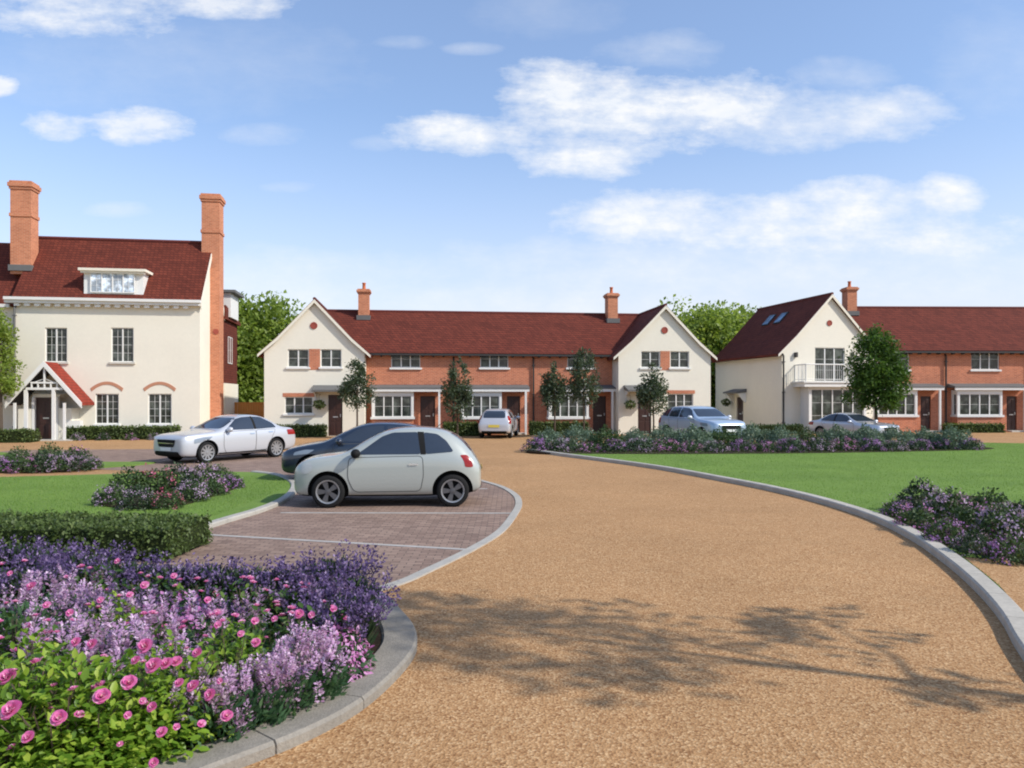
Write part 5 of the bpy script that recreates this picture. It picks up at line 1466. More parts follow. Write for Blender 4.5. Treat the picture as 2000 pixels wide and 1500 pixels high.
# hanging baskets
def basket(p, label, r=0.25):
    root = thing('hanging_basket', label, 'hanging basket', p)
    mb = MB(); mb.lathe([(0.01, -0.17), (r * .6, -0.14), (r * .85, -0.02), (r * .85, 0.0), (0.01, -0.01)], (0, 0, 0), 'z', 14); mb.build('bowl', M['dark'], root, smooth=True)
    c = MB()
    c.tube([(0, 0, 0.5), (0, 0, 0.02)], 0.008, 5); c.tube([(0, 0, 0.5), (0.0, 0.38, 0.52)], 0.012, 5); c.build('bracket', M['dark'], root)
    n = 260; d = rand_dir(n); P = d * np.array([r, r, r * .8]) * rng.uniform(.6, 1.1, n)[:, None]
    link('foliage', scatter_mesh('foliage', [(LEAF4[0], LEAF4[1], P, frames(d + rand_dir(n), rand_dir(n) + d), 0.11 * rng.uniform(.6, 1.3, n), 0)], [M['hedge']]), root)
p = fm_.P(fm_.fx(623, -0.4), -0.4, fm_.fz(790, fm_.fx(623), -0.4)); basket(p, 'hanging basket between the window and door of the left cream cottage')
p = fm_.P(fm_.fx(1231, -0.4), -0.4, fm_.fz(790, fm_.fx(1231), -0.4)); basket(p, 'hanging basket beside the dark door of the shaded cream cottage')
p = fr_.P(-0.42, 5.9, 1.75); basket(p, 'hanging basket by the side door of the balcony cottage')

# ---------------------------------------------------------------- flowering plants: meshes made once per kind
def dome_points(n, r, h, z0=0.0, shell=0.55):
    d = rand_dir(n); d[:, 2] = np.abs(d[:, 2])
    k = rng.uniform(shell, 1.0, n) ** 0.7
    return d * k[:, None] * np.array([r, r, h]) + np.array([0, 0, z0]), d

def rose_foliage(r, h, n, leafm, seed_sz=0.075):
    P, d = dome_points(n, r, h, 0.0, 0.4)
    P[:, 2] *= 1 + 0.16 * np.sin(P[:, 0] * 11 + rng.uniform(0, 6)) * np.cos(P[:, 1] * 9 + rng.uniform(0, 6))
    x = d * 0.8 + rand_dir(n) * 0.8; x[:, 2] *= 0.6
    nr = np.array([0, 0, 1.0]) + d * 0.5 + rand_dir(n) * 0.45
    b = [(LEAF[0], LEAF[1], P, frames(x, nr), seed_sz * rng.uniform(0.6, 1.3, n), 0)]
    # stems
    m = 26; a = rng.uniform(0, 6.28, m); tilt = rng.uniform(0.1, 0.9, m)
    sx = np.stack([np.cos(a) * tilt, np.sin(a) * tilt, np.ones(m)], 1)
    b.append(([(0, -.012, 0), (0, .012, 0), (1, .006, 0), (1, -.006, 0)], [(0, 1, 2, 3)], np.zeros((m, 3)), frames(sx, rand_dir(m)), np.full(m, h * 0.95), 1))
    return scatter_mesh('foliage', b, [leafm, M['bark']])

def rose_bloom(r, nring=(5, 6, 7), seed=0, heart=True):
    mb = MB(); rs = random.Random(seed)
    for ri, k in enumerate(nring):
        tilt = (0.35, 0.75, 1.15)[ri] if len(nring) == 3 else (0.5, 1.05)[ri]
        L = r * (0.62, 0.85, 1.0)[ri] if len(nring) == 3 else r * (0.7, 1.0)[ri]
        for i in range(k):
            a = 2 * math.pi * (i + 0.5 * (ri % 2)) / k + rs.uniform(-.15, .15); t = tilt + rs.uniform(-.12, .12)
            ca, sa = math.cos(a), math.sin(a); wd = L * 0.62
            g = []
            for u, ww in ((0.0, 0.25), (0.4, 0.85), (0.8, 1.0), (1.05, 0.55)):
                row = []
                for v in (-1, -.4, .4, 1):
                    rad = L * u * math.sin(t) * (1 if abs(v) < .5 else 0.96); z = L * u * math.cos(t) + 0.10 * L * v * v - 0.12 * L * u * u * (1 if t > .9 else 0)
                    lat_ = v * ww * wd
                    row.append((rad * ca - lat_ * sa, rad * sa + lat_ * ca, z - L * 0.2))
                g.append(row)
            b0 = len(mb.v)
            for row in g: mb.v += row
            for p_ in range(3):
                for q in range(3):
                    mb.f.append((b0 + p_ * 4 + q, b0 + p_ * 4 + q + 1, b0 + (p_ + 1) * 4 + q + 1, b0 + (p_ + 1) * 4 + q)); mb.m.append(0)
    if heart: mb.ellipsoid((0, 0, r * 0.12), (r * 0.17, r * 0.17, r * 0.14), 6, 1)
    return mb.mesh('bloom', [M['rosepink'], M['roseheart']], smooth=True)

def spike(L, r, n, m, seed):
    g = np.random.default_rng(seed)
    t = g.uniform(0, 1, n); a = g.uniform(0, 6.28, n)
    rad = r * (1.05 - 0.75 * t ** 1.5)
    P = np.stack([np.cos(a) * rad * .55, np.sin(a) * rad * .55, t * L], 1)
    x = np.stack([np.cos(a), np.sin(a), g.uniform(0.2, 1.2, n)], 1)
    nr = np.stack([-np.cos(a) * .4, -np.sin(a) * .4, np.ones(n)], 1)
    b = [(LEAF4[0], LEAF4[1], P, frames(x, nr), (0.55 * r + 0.6 * rad) * g.uniform(.8, 1.3, n) * 1.1, 0)]
    st = [(-.5, -.01, 0), (-.5, .01, 0), (1.0, .004, 0), (1.0, -.004, 0)]
    b.append((st, [(0, 1, 2, 3)], np.zeros((2, 3)), frames(np.array([[0, 0, 1.], [0, 0, 1.]]), np.array([[1., 0, 0], [0, 1., 0]])), np.full(2, L), 1))
    return scatter_mesh('flower_spike', b, [m, M['salvialeaf']])

SPK = [spike(0.16, 0.021, 46, M['salviapink'], i) for i in range(3)]
def salvia_foliage(r, h, n=420):
    a = rng.uniform(0, 6.28, n); rr = r * np.sqrt(rng.uniform(0, 1, n)); z = rng.uniform(0, h, n)
    P = np.stack([np.cos(a) * rr, np.sin(a) * rr, z], 1)
    x = np.stack([np.cos(a) * .6, np.sin(a) * .6, rng.uniform(0.3, 1.3, n)], 1) + rand_dir(n) * .4
    return scatter_mesh('foliage', [(LEAF4[0], [tuple(f) for f in LEAF4[1]], P, frames(x, rand_dir(n)), np.stack([rng.uniform(.05, .10, n)] * 1 + [rng.uniform(.03, .055, n)] + [rng.uniform(.05, .1, n)], 1), 0)], [M['salvialeaf']])
SALF = [salvia_foliage(0.24, 0.24), salvia_foliage(0.22, 0.26)]
def lav_meshes(r, h, nsp, seed, flm='lavender', fr_=0.016):
    g = np.random.default_rng(seed)
    # foliage: narrow leaves in a tuft
    n = 620
    a = g.uniform(0, 6.28, n); tl = g.uniform(0, 1, n)
    x = np.stack([np.cos(a) * tl * .8, np.sin(a) * tl * .8, np.ones(n)], 1)
    P = np.stack([np.cos(a) * tl * r * .55, np.sin(a) * tl * r * .55, g.uniform(0, h * .55, n)], 1)
    fol = scatter_mesh('foliage', [(NARROW[0], NARROW[1], P, frames(x, rand_dir(n)), g.uniform(.10, .2, n), 0)], [M['lavleaf']])
    B = []
    pos, dirs = [], []
    for i in range(nsp):
        a_ = g.uniform(0, 6.28); t_ = math.sqrt(g.uniform(0, 1)) * 0.85
        dv = np.array([math.cos(a_) * t_ * .75, math.sin(a_) * t_ * .75, 1.0]); dv /= np.linalg.norm(dv)
        L = h * g.uniform(.78, 1.05)
        base = np.array([math.cos(a_), math.sin(a_), 0]) * t_ * r * .5
        m = 16; tt = g.uniform(0.70, 1.0, m)
        an = g.uniform(0, 6.28, m)
        o1 = np.cross(dv, [0.3, 0.9, 0.1]); o1 /= np.linalg.norm(o1); o2 = np.cross(dv, o1)
        rad = fr_ * (1.2 - (tt - .7) * 2)
        Q = base + dv * (tt * L)[:, None] + (o1 * np.cos(an)[:, None] + o2 * np.sin(an)[:, None]) * rad[:, None] * .6
        xd = o1 * np.cos(an)[:, None] + o2 * np.sin(an)[:, None] + dv * .8
        B.append((LEAF4[0], LEAF4[1], Q, frames(xd, rand_dir(m)), fr_ * 1.9 * g.uniform(.7, 1.3, m), 0))
        pos.append(base); dirs.append(dv * L * 0.8)
    D = np.array(dirs); Pp = np.array(pos); ln = np.linalg.norm(D, axis=1)
    B.append(([(0, -.004, 0), (0, .004, 0), (1, .003, 0), (1, -.003, 0)], [(0, 1, 2, 3)], Pp, frames(D, rand_dir(len(D))), np.stack([ln, np.ones(len(ln)), np.ones(len(ln))], 1), 1))
    return fol, scatter_mesh('blossom', B, [M[flm], M['lavleaf']])
LAV = [lav_meshes(0.34, 0.58, 80, 1), lav_meshes(0.34, 0.62, 60, 2), lav_meshes(0.32, 0.54, 44, 3), lav_meshes(0.34, 0.56, 70, 4, 'mauvelav')]
PHL = []
def phlox_meshes(seed):
    n = 500
    P, d = dome_points(n, 0.26, 0.32, 0.0, .35)
    fol = scatter_mesh('foliage', [(LEAF4[0], LEAF4[1], P, frames(d + rand_dir(n), d + rand_dir(n)), .07 * rng.uniform(.6, 1.3, n), 0)], [M['salvialeaf']])
    n = 420
    P, d = dome_points(n, 0.28, 0.38, 0.0, .85)
    d[:, 2] += .25
    bl = scatter_mesh('blossom', [(LEAF4[0], LEAF4[1], P, frames(rand_dir(n), d + rand_dir(n) * .5), .045 * rng.uniform(.6, 1.3, n), 0)], [M['phlox']])
    return fol, bl
PHL = [phlox_meshes(1), phlox_meshes(2)]
ROSE = [rose_foliage(0.40, 0.58, 900, M['roseleaf'], .06), rose_foliage(0.42, 0.62, 940, M['roseleaf'], .062), rose_foliage(0.38, 0.55, 860, M['roseleaf'], .058)]
ROSED = [rose_foliage(0.36, 0.50, 700, M['roseleafdark'], .06), rose_foliage(0.36, 0.46, 660, M['roseleafdark'], .06)]
BLOOM = [rose_bloom(0.055, seed=i) for i in range(3)]
BLOOMS = [rose_bloom(0.036, (5, 6), seed=9 + i, heart=False) for i in range(2)]

def plant(kind, px, py, h, label, sc_=1.0):
    """plant whose top centre is seen at px, py when it is h high"""
    x, y = G(px, py, h)
    need = {'rose': .27, 'rosed': .3, 'salvia': .10, 'lav': .27, 'phlox': .15}[kind] * sc_ + 0.27
    for _ in range(4):
        q = min(kb_path, key=lambda k_: (k_.x - x) ** 2 + (k_.y - y) ** 2)
        i = kb_path.index(q); d_ = (kb_path[min(i + 1, len(kb_path) - 1)] - kb_path[max(i - 1, 0)]).normalized()
        s_ = (x - q.x) * -d_.y + (y - q.y) * d_.x           # signed distance, + is outside the kerb
        if s_ > -need:
            x += -d_.y * (-need - s_); y += d_.x * (-need - s_)
    rz = random.uniform(0, 6.28)
    nm = {'rose': 'rose_bush', 'rosed': 'rose_bush', 'salvia': 'salvia', 'lav': 'lavender', 'phlox': 'phlox'}[kind]
    cat = {'rose': 'rose bush', 'rosed': 'rose bush', 'salvia': 'salvia', 'lav': 'lavender', 'phlox': 'phlox'}[kind]
    grp = {'rose': 'light green rose bushes in the front bed', 'rosed': 'dark rose bushes in the front bed', 'salvia': 'pale salvias in the front bed', 'lav': 'lavender clumps in the front bed', 'phlox': 'mauve phlox in the front bed'}[kind]
    root = thing(nm, label, cat, (x, y, 0.055), rz, grp)
    root.scale = (sc_,) * 3
    if kind == 'rose':
        link('foliage', random.choice(ROSE), root)
        for i in range(4):
            a = random.uniform(0, 6.28); t = random.uniform(.2, .95)
            p_ = (math.cos(a) * .40 * t, math.sin(a) * .40 * t, .60 * math.sqrt(max(0.05, 1 - t * t)) + .01)
            link('bloom', random.choice(BLOOMS), root, p_, (p_[1] * -1.3, p_[0] * 1.3, a), random.uniform(.45, .85))
    elif kind == 'rosed':
        link('foliage', random.choice(ROSED), root)
        for i in range(7):
            a = random.uniform(0, 6.28); t = random.uniform(.1, .95)
            p_ = (math.cos(a) * .34 * t, math.sin(a) * .34 * t, .51 * math.sqrt(max(0.05, 1 - t * t)) + .02)
            link('bloom', random.choice(BLOOMS), root, p_, (p_[1] * -1.3, p_[0] * 1.3, a), random.uniform(.6, 1.0))
    elif kind == 'salvia':
        link('foliage', random.choice(SALF), root)
        for i in range(30):
            a = random.uniform(0, 6.28); t = math.sqrt(random.uniform(0, 1))
            p_ = (math.cos(a) * .23 * t, math.sin(a) * .23 * t, random.uniform(.05, .30))
            link('flower_spike', random.choice(SPK), root, p_, (-math.sin(a) * t * .5 + random.uniform(-.12, .12), math.cos(a) * t * .5 + random.uniform(-.12, .12), a), random.uniform(.85, 1.3))
    elif kind == 'lav':
        f, b = random.choice(LAV); link('foliage', f, root); link('blossom', b, root)
    else:
        f, b = random.choice(PHL); link('foliage', f, root); link('blossom', b, root)
    return root, (x, y)

front = [
 # light green roses, bottom left
 ('rose', 40, 1440, .5, 'light green rose bush filling the bottom left corner of the front bed, big pink roses'),
 ('rose', 200, 1450, .5, 'light green rose bush with pink roses at the photo bottom, second from the left corner'),
 ('rose', 345, 1475, .46, 'light green rose bush at the photo bottom edge, next to the pale kerb'),
 ('rose', 30, 1330, .55, 'light green rose bush with two large pink roses, against the photo left edge'),
 ('rose', 150, 1345, .55, 'yellowish green rose bush with one open pink rose, left part of the front bed'),
 ('rose', 262, 1372, .53, 'light green rose bush with several mid sized pink roses, left of the pale salvias'),
 ('rose', 370, 1400, .46, 'light green rose bush with small pink roses, touching the front salvias on their left'),
 ('rose', 330, 1300, .5, 'light green rose bush under the bright pink rose cluster, middle of the front bed'),
 ('rose', 70, 1270, .52, 'yellow green rose bush with few roses, upper left of the big rose group'),
 ('rose', 455, 1250, .5, 'leafy light green rose bush behind the front salvias, middle of the bed'),
 ('rose', 215, 1195, .5, 'light green rose bush between the two pale salvia drifts'),
 # darker roses further back
 ('rosed', 25, 1200, .5, 'dark leaved rose bush against the photo left edge, small pink roses'),
 ('rosed', 110, 1235, .5, 'dark leaved rose bush with three small roses, above the yellow green bush'),
 ('rosed', 30, 1110, .5, 'dark leaved rose bush just below the left end of the lavender'),
 ('rosed', 180, 1120, .5, 'dark leaved rose bush below the second lavender clump'),
 ('rosed', 280, 1140, .5, 'dark leaved rose bush with a bright pink rose, below the middle lavender'),
 ('rosed', 370, 1150, .5, 'dark leaved rose bush left of the mauve phlox'),
 ('rosed', 480, 1150, .5, 'dark leaved rose bush with tiny pink roses, right of the mauve phlox'),
 ('rosed', 560, 1150, .5, 'dark leaved rose bush with tiny pink roses, under the tall lavender'),
 ('rosed', 520, 1200, .5, 'dark leaved rose bush with a row of pink roses, behind the front salvias'),
 ('rosed', 610, 1195, .5, 'dark leaved rose bush with pink roses, beside the lavender on the right'),
 ('rosed', 420, 1220, .5, 'dark leaved rose bush in the centre of the front bed'),
 # salvias
 ('salvia', 440, 1345, .40, 'pale pink salvia at the left end of the front drift, by the roses'),
 ('salvia', 500, 1300, .40, 'pale pink salvia at the back left of the front drift'),
 ('salvia', 505, 1365, .36, 'pale pink salvia beside the kerb, lowest in the front drift'),
 ('salvia', 570, 1285, .40, 'pale pink salvia at the back middle of the front drift'),
 ('salvia', 565, 1350, .36, 'pale pink salvia beside the kerb, middle of the front drift'),
 ('salvia', 630, 1325, .36, 'pale pink salvia beside the kerb, right of the middle of the drift'),
 ('salvia', 640, 1270, .40, 'pale pink salvia at the back right of the front drift'),
 ('salvia', 690, 1290, .34, 'pale pink salvia at the right end of the front drift, over the kerb'),
 ('salvia', 100, 1135, .50, 'pale salvia in the far left drift, near the photo edge'),
 ('salvia', 165, 1145, .50, 'pale salvia at the right end of the far left drift'),
 ('salvia', 120, 1240, .52, 'pale salvia at the left end of the middle drift'),
 ('salvia', 185, 1222, .52, 'pale salvia in the middle drift, left of its centre'),
 ('rosed', 300, 1215, .52, 'dark leaved rose bush in the gap between two pale salvia clumps'),
 ('rosed', 150, 1200, .52, 'dark leaved rose bush between the far left and the middle salvia drift'),
 ('salvia', 250, 1185, .52, 'pale salvia in the middle drift with fresh green leaves'),
 ('salvia', 250, 1245, .52, 'pale salvia in the middle drift nearest to the roses'),
 ('salvia', 310, 1182, .52, 'pale salvia at the right end of the middle drift, by the phlox'),
 ('salvia', 60, 1165, .50, 'pale salvia in the far left drift, lowest of it'),
 ('salvia', 340, 1232, .50, 'pale salvia between the bright rose cluster and the mauve phlox'),
 ('salvia', 440, 1185, .48, 'pale lilac salvia right of the mauve phlox, below the lavender'),
 ('salvia', 590, 1240, .46, 'pale lilac salvia behind the middle of the front drift'),
 ('lav', 230, 1150, .54, 'purple lavender clump inside the bed, between the pale drifts and the back row'),
 ('lav', 400, 1160, .52, 'purple lavender clump inside the bed, behind the mauve phlox'),
 ('lav', 60, 1100, .56, 'purple lavender clump inside the bed near the photo left edge'),
 # phlox
 ('phlox', 385, 1195, .46, 'mauve pink phlox in the middle of the bed, right of the pale salvias'),
 ('phlox', 340, 1165, .46, 'mauve pink phlox at the back of the middle group'),
 ('phlox', 300, 1245, .40, 'mauve pink phlox below the middle salvia drift'),
 ('phlox', 690, 1235, .36, 'mauve pink phlox beside the kerb at the right tip of the bed'),
 ('phlox', 640, 1235, .38, 'mauve pink phlox left of the bed tip, behind the front salvias'),
 ('phlox', 735, 1262, .30, 'small mauve pink phlox hanging over the kerb at the bed tip'),
 # lavender
 ('lav', 30, 1048, .58, 'purple lavender clump at the photo left edge, before the box hedge'),
 ('lav', 100, 1058, .58, 'purple lavender clump before the box hedge, second from the left edge'),
 ('lav', 170, 1070, .58, 'purple lavender clump before the box hedge, third from the left edge'),
 ('lav', 250, 1082, .58, 'purple lavender clump before the middle of the box hedge'),
 ('lav', 330, 1088, .58, 'purple lavender clump before the box hedge, left of its right end'),
 ('lav', 405, 1088, .58, 'purple lavender clump at the right end of the box hedge'),
 ('lav', 470, 1092, .58, 'purple lavender clump right of the box hedge, against the paving'),
 ('lav', 535, 1097, .58, 'low purple lavender clump against the paving, left of the tallest clump'),
 ('lav', 590, 1092, .58, 'purple lavender clump touching the tallest clump on its left'),
 ('lav', 645, 1082, .64, 'tallest purple lavender clump, standing out against the paving'),
 ('lav', 625, 1130, .56, 'purple lavender clump in front of the tallest one'),
 ('lav', 682, 1118, .58, 'purple lavender clump right behind the bed tip, against the paving'),
 ('lav', 675, 1165, .54, 'purple lavender clump above the mauve phlox at the bed tip'),
 ('lav', 712, 1155, .54, 'purple lavender clump sloping down to the road kerb, upper one'),
 ('lav', 722, 1195, .48, 'purple lavender clump at the road kerb, just above the bed tip'),
 ('lav', 560, 1120, .52, 'purple lavender clump between the dark roses and the paving'),
]
roses = []
for kind, px, py, h, lab in front:
    s = {'lav': h / .58, 'rose': h / .55, 'rosed': 1.0, 'salvia': h / .42, 'phlox': h / .40}[kind]
    o, xy = plant(kind, px, py, h, lab, s)
    if kind in ('rose', 'rosed'): roses.append((o, xy))
# the single large blooms of the photograph, each on the bush below it
bl = [(14, 1322, 48), (22, 1387, 54), (115, 1402, 42), (199, 1360, 44), (252, 1333, 42), (316, 1430, 30), (394, 1414, 24), (345, 1420, 20), (250, 1397, 22), (297, 1381, 28), (279, 1369, 20), (410, 1357, 32), (377, 1340, 34), (350, 1334, 26), (300, 1300, 44), (325, 1296, 34), (345, 1292, 30), (283, 1262, 40), (443, 1398, 32),
      (148, 1254, 26), (180, 1258, 28), (53, 1223, 22), (92, 1182, 22), (137, 1197, 22), (197, 1172, 20), (254, 1162, 20), (61, 1145, 26), (283, 1143, 24), (230, 1096, 18), (340, 1125, 18), (406, 1172, 20), (426, 1221, 22), (471, 1238, 20), (498, 1213, 22), (537, 1209, 20), (584, 1199, 26), (609, 1201, 20), (652, 1190, 20), (385, 1275, 28), (55, 1440, 34), (300, 1490, 26), (20, 1120, 16), (500, 1255, 26), (265, 1290, 26), (120, 1290, 16), (430, 1330, 18)]
for px, py, w_ in bl:
    z = 0.60
    x, y = G(px, py, z)
    # nearest bush, bloom set on its dome
    o, xy = min(roses, key=lambda r: (r[1][0] - x) ** 2 + (r[1][1] - y) ** 2 * 0.6)
    sc_ = (w_ / (F / y)) / 0.145
    dx, dy = x - xy[0], y - xy[1]
    ca, sa = math.cos(-o.rotation_euler.z), math.sin(-o.rotation_euler.z)
    k = 1 / o.scale[0]
    loc = ((dx * ca - dy * sa) * k, (dx * sa + dy * ca) * k, (z - 0.055) * k)
    # face up and somewhat to the south, where the light comes from
    fx_, fy_ = (random.uniform(-.3, .3), -0.9 + random.uniform(-.3, .3))
    q = Vector((fx_, fy_, 0.9)).to_track_quat('Z', 'Y').to_matrix()
    e = (Matrix.Rotation(-o.rotation_euler.z, 3, 'Z') @ q).to_euler()
    link('bloom', random.choice(BLOOM if w_ > 24 else BLOOMS), o, loc, tuple(e), sc_ * k * (1.0 if w_ > 24 else 1.5))

# ---------------------------------------------------------------- borders further off: leafy domes with flowers
def shrub_mesh(r, h, n, leafm, size, nfl, flm, fsize, shell=.5, top=0.0):
    P, d = dome_points(n, r, h, 0.0, shell)
    P[:, 2] = np.maximum(P[:, 2] * (1 + .2 * np.sin(P[:, 0] * 7 + rng.uniform(0, 6)) * np.cos(P[:, 1] * 6)), 0)
    fol = scatter_mesh('foliage', [(LEAF4[0], LEAF4[1], P, frames(d + rand_dir(n) * 1.2, d + rand_dir(n) * .7), size * rng.uniform(.6, 1.3, n), 0)], [leafm])
    if not nfl: return fol, None
    P, d = dome_points(nfl, r * 1.03, h * 1.05, 0.0, .9)
    P, d = P[P[:, 2] > top * h], d[P[:, 2] > top * h]; k = len(P)
    # flower heads in small clusters
    ci = rng.integers(0, max(4, k // 14), k); cen = P[ci]; P = cen + (P - cen) * 0.0 + rng.normal(size=(k, 3)) * fsize * 0.9
    bl_ = scatter_mesh('blossom', [(LEAF4[0], LEAF4[1], P, frames(rand_dir(k), d[ci] + rand_dir(k) * .4), fsize * rng.uniform(.7, 1.3, k), 0)], [flm])
    return fol, bl_
def shrub(meshes, x, y, label, name, cat, group, s=1.0, z=0.06):
    root = thing(name, label, cat, (x, y, z), random.uniform(0, 6.28), group)
    root.scale = (s, s, s * random.uniform(.9, 1.1))
    link('foliage', meshes[0], root)
    if meshes[1]: link('blossom', meshes[1], root)
    return root
mk = lambda leaf, fl_, nfl=420, fs=.06, n=1000, size=.075: shrub_mesh(.5, .55, n, M[leaf], size, nfl, M[fl_] if fl_ else None, fs)
MIX = {'mauve': mk('shrubgreen', 'mauve'), 'purple': mk('shrubgreen', 'purple'), 'red': mk('shrubgreen', 'redpink', 200), 'pink': mk('shrubgreen', 'phlox', 240), 'heath': mk('lavleaf', 'mauve', 320, .04), 'green': mk('shrubgreen', None, 0)}
def patch_of(rows, where, group, spec_, border_pts=None):
    if border_pts: border(border_pts)
    for k, (px, py, s, kind, lab) in enumerate(rows):
        x, y = G(px, py, 0.06)
        shrub(MIX[kind], x, y, lab, 'flowering_shrub' if kind != 'green' else 'shrub', 'shrub', group, s)

# mound on the left lawn
border([G(188, 990), G(260, 1000), G(340, 997), G(420, 974), G(474, 952), G(445, 942), G(350, 950), G(235, 962)])
lm = 'flowering shrubs on the left lawn'
patch_of([
 (215, 985, .62, 'mauve', 'mauve flowering shrub at the left end of the left lawn mound'),
 (268, 993, .66, 'heath', 'greyish mauve shrub at the front left of the left lawn mound'),
 (325, 992, .62, 'red', 'shrub with red pink flowers at the front of the left lawn mound'),
 (375, 978, .66, 'mauve', 'mauve shrub at the front right of the left lawn mound'),
 (418, 966, .60, 'pink', 'bright pink shrub at the right of the left lawn mound'),
 (455, 953, .50, 'purple', 'small purple shrub at the right tip of the left lawn mound'),
 (250, 965, .85, 'green', 'plain green shrub at the back left of the left lawn mound'),
 (300, 960, .95, 'red', 'tallest shrub with red pink flowers, middle of the left lawn mound'),
 (350, 955, .95, 'heath', 'grey mauve tall shrub, middle of the left lawn mound'),
 (395, 948, .85, 'mauve', 'tall mauve shrub at the back right of the left lawn mound'),
 (430, 940, .62, 'green', 'plain green shrub at the back right tip of the left lawn mound'),
], '', lm, None)
# small border before the tall house
border([G(-40, 922), G(60, 924), G(150, 921), G(195, 915), G(175, 907), G(80, 904), G(-40, 906)])
patch_of([
 (15, 919, .75, 'purple', 'purple shrub at the left end of the border before the tall cream house'),
 (48, 920, .75, 'pink', 'pink shrub in the border before the porch of the tall cream house'),
 (85, 919, .85, 'heath', 'grey mauve shrub in the middle of the border before the tall cream house'),
 (122, 918, .80, 'mauve', 'mauve shrub in the border before the tall cream house, right of the middle'),
 (155, 917, .75, 'heath', 'dull mauve shrub near the right end of the border before the tall cream house'),
 (182, 914, .55, 'mauve', 'small mauve shrub at the right tip of the border before the tall cream house'),
 (100, 906, .95, 'green', 'plain green shrub at the back of the border before the tall cream house'),
 (150, 905, .9, 'pink', 'pink shrub at the back of the border before the tall cream house'),
 (40, 907, .9, 'green', 'plain green shrub at the back left of the border before the tall cream house'),
], '', 'flowering shrubs before the tall cream house', None)
# hedge foot flowers under the arched windows
for i, px in enumerate((150, 200, 255, 300)):
    p = fb.P(fb.fx(px, -1.55), -1.45)
    shrub(MIX[('mauve', 'heath', 'pink', 'mauve')[i]], p.x, p.y, ('small mauve shrub right of the porch', 'greyish low shrub under the left arched window', 'small pink shrub between the two arched windows', 'small mauve shrub under the right arched window')[i], 'flowering_shrub', 'shrub', 'low shrubs under the arched windows', .62, 0.01)
# long border across the lawn, sage shrubs behind, purple flowers before
border([(0.55, 28.9), (1.3, 27.6), (4.0, 27.1), (9.0, 27.3), (14.0, 28.2), (18.4, 29.6), (18.6, 31.2), (15.0, 32.2), (8.0, 31.2), (2.5, 30.8)])
SAGE = [shrub_mesh(.95, 1.0, 3400, M['shrubgrey'], .11, 0, None, 0, .5), shrub_mesh(.9, .98, 3000, M['shrubgreen'], .10, 0, None, 0, .5), shrub_mesh(.95, 1.0, 3600, M['shrubgrey'], .09, 0, None, 0, .5)]
ordn = ['first', 'second', 'third', 'fourth', 'fifth', 'sixth', 'seventh', 'eighth', 'ninth', 'tenth', 'eleventh', 'twelfth', 'thirteenth', 'fourteenth', 'fifteenth', 'sixteenth', 'seventeenth', 'eighteenth']
for i in range(15):
    px = 1072 + i * (1860 - 1072) / 14
    y = 29.6 + 0.5 * math.sin(i * 2.1) + i * 0.06
    x = (px - 1000) * y / F
    gk = (2 if i in (1, 4, 7, 12) else 0) if i not in (2, 6, 9) else 1
    nm_ = 'sage grey' if gk != 1 else 'deep green'
    shrub(SAGE[gk], x, y, f'{nm_} rounded shrub, {ordn[i]} from the left end of the long border', 'rounded_shrub', 'shrub', 'rounded shrubs in the long border', random.uniform(.74, .92))
LOWP = [shrub_mesh(.55, .45, 700, M['lavleaf'], .07, 420, M['purple'], .045, .45), shrub_mesh(.55, .42, 700, M['shrubgreen'], .07, 400, M['phlox'], .045, .45), shrub_mesh(.55, .42, 700, M['lavleaf'], .07, 360, M['mauve'], .045, .45)]
for i in range(18):
    px = 1050 + i * (1895 - 1050) / 17
    y = 28.4 + 0.25 * math.sin(i * 1.7) + max(0, i - 9) * 0.14
    if i == 0: y = 28.9
    x = (px - 1000) * y / F
    k_ = (0, 2, 1, 0, 2, 1, 1, 2, 0, 1, 0, 2, 1, 0, 2, 0, 0, 0)[i]
    nm_ = ('purple', 'pink', 'mauve')[k_]
    shrub(LOWP[k_], x, y, f'low {nm_} flowering plant, {ordn[i]} from the left along the long border edge', 'low_flowering_plant', 'flowering plant', 'low flowers along the long border', random.uniform(.85, 1.15))
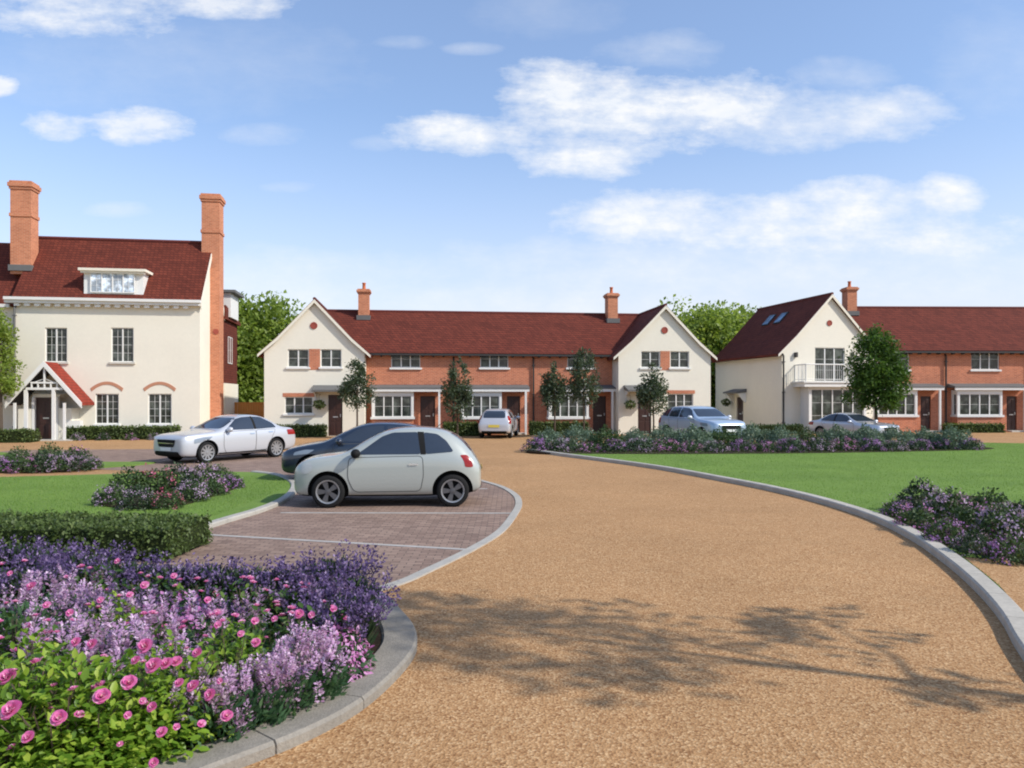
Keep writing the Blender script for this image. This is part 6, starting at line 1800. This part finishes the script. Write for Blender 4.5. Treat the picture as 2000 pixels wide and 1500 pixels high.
# mound at the right edge
border([G(1735, 1000), G(1760, 1035), G(1840, 1075), G(1930, 1098), G(2060, 1112), G(2100, 1030), G(1960, 985), G(1820, 970)])
rm = 'flowering shrubs in the right hand mound'
patch_of([
 (1752, 1008, .52, 'purple', 'small purple shrub at the left tip of the right hand flower mound'),
 (1790, 1030, .62, 'pink', 'pink flowering shrub beside the kerb, front left of the right hand mound'),
 (1845, 1060, .58, 'purple', 'purple shrub beside the kerb, middle of the right hand mound'),
 (1905, 1085, .56, 'heath', 'grey mauve shrub at the front of the right hand mound'),
 (1975, 1100, .52, 'purple', 'purple shrub at the front right of the mound, by the photo edge'),
 (1800, 1000, .86, 'heath', 'tall grey mauve shrub, summit of the right hand mound'),
 (1850, 1015, .82, 'mauve', 'tall mauve shrub behind the pink one in the right hand mound'),
 (1905, 1035, .74, 'pink', 'pink shrub in the heart of the right hand mound'),
 (1960, 1050, .74, 'mauve', 'mauve shrub in the right hand mound near the photo edge'),
 (1930, 1010, .78, 'green', 'plain green shrub at the back of the right hand mound'),
 (1995, 1030, .74, 'heath', 'grey mauve shrub at the back right of the mound, cut by the photo edge'),
], '', rm, None)

# ---------------------------------------------------------------- mown grass on the lawns
def inside(poly, P):
    px, py = P[:, 0], P[:, 1]; n = len(poly); c = np.zeros(len(P), bool); j = n - 1
    for i in range(n):
        xi, yi = poly[i]; xj, yj = poly[j]
        c ^= ((yi > py) != (yj > py)) & (px < (xj - xi) * (py - yi) / (yj - yi + 1e-12) + xi)
        j = i
    return c
def grass(poly, z, n, box, label, ymax):
    P = np.stack([rng.uniform(box[0], box[1], n), box[2] + (box[3] - box[2]) * rng.uniform(0, 1, n) ** 1.6], 1)
    P = P[inside([(p[0], p[1]) for p in poly], P)]
    P = P[~inside(pth_poly, P)]
    k = len(P); P3 = np.concatenate([P, np.full((k, 1), z - 0.005)], 1)
    x = rand_dir(k) * .55 + np.array([0, 0, 1.0])
    me = scatter_mesh('grass', [([(0, -.09, 0), (0, .09, 0), (1, 0, 0)], BLADE[1], P3, frames(x, rand_dir(k)), rng.uniform(.025, .055, k), 0)], [M['blade']])
    o = link('grass', me); tag(o, label, 'grass', None, 'stuff')
pth_poly = [(p.x, p.y) for p in pth + pt2]
grass(right_out, 0.065, 230000, (0.6, 24.0, 8.0, 34.0), 'short mown grass of the right lawn', 27)
grass(left_out, 0.055, 90000, (-16.0, -5.0, 9.6, 19.5), 'short mown grass of the left lawn', 19)
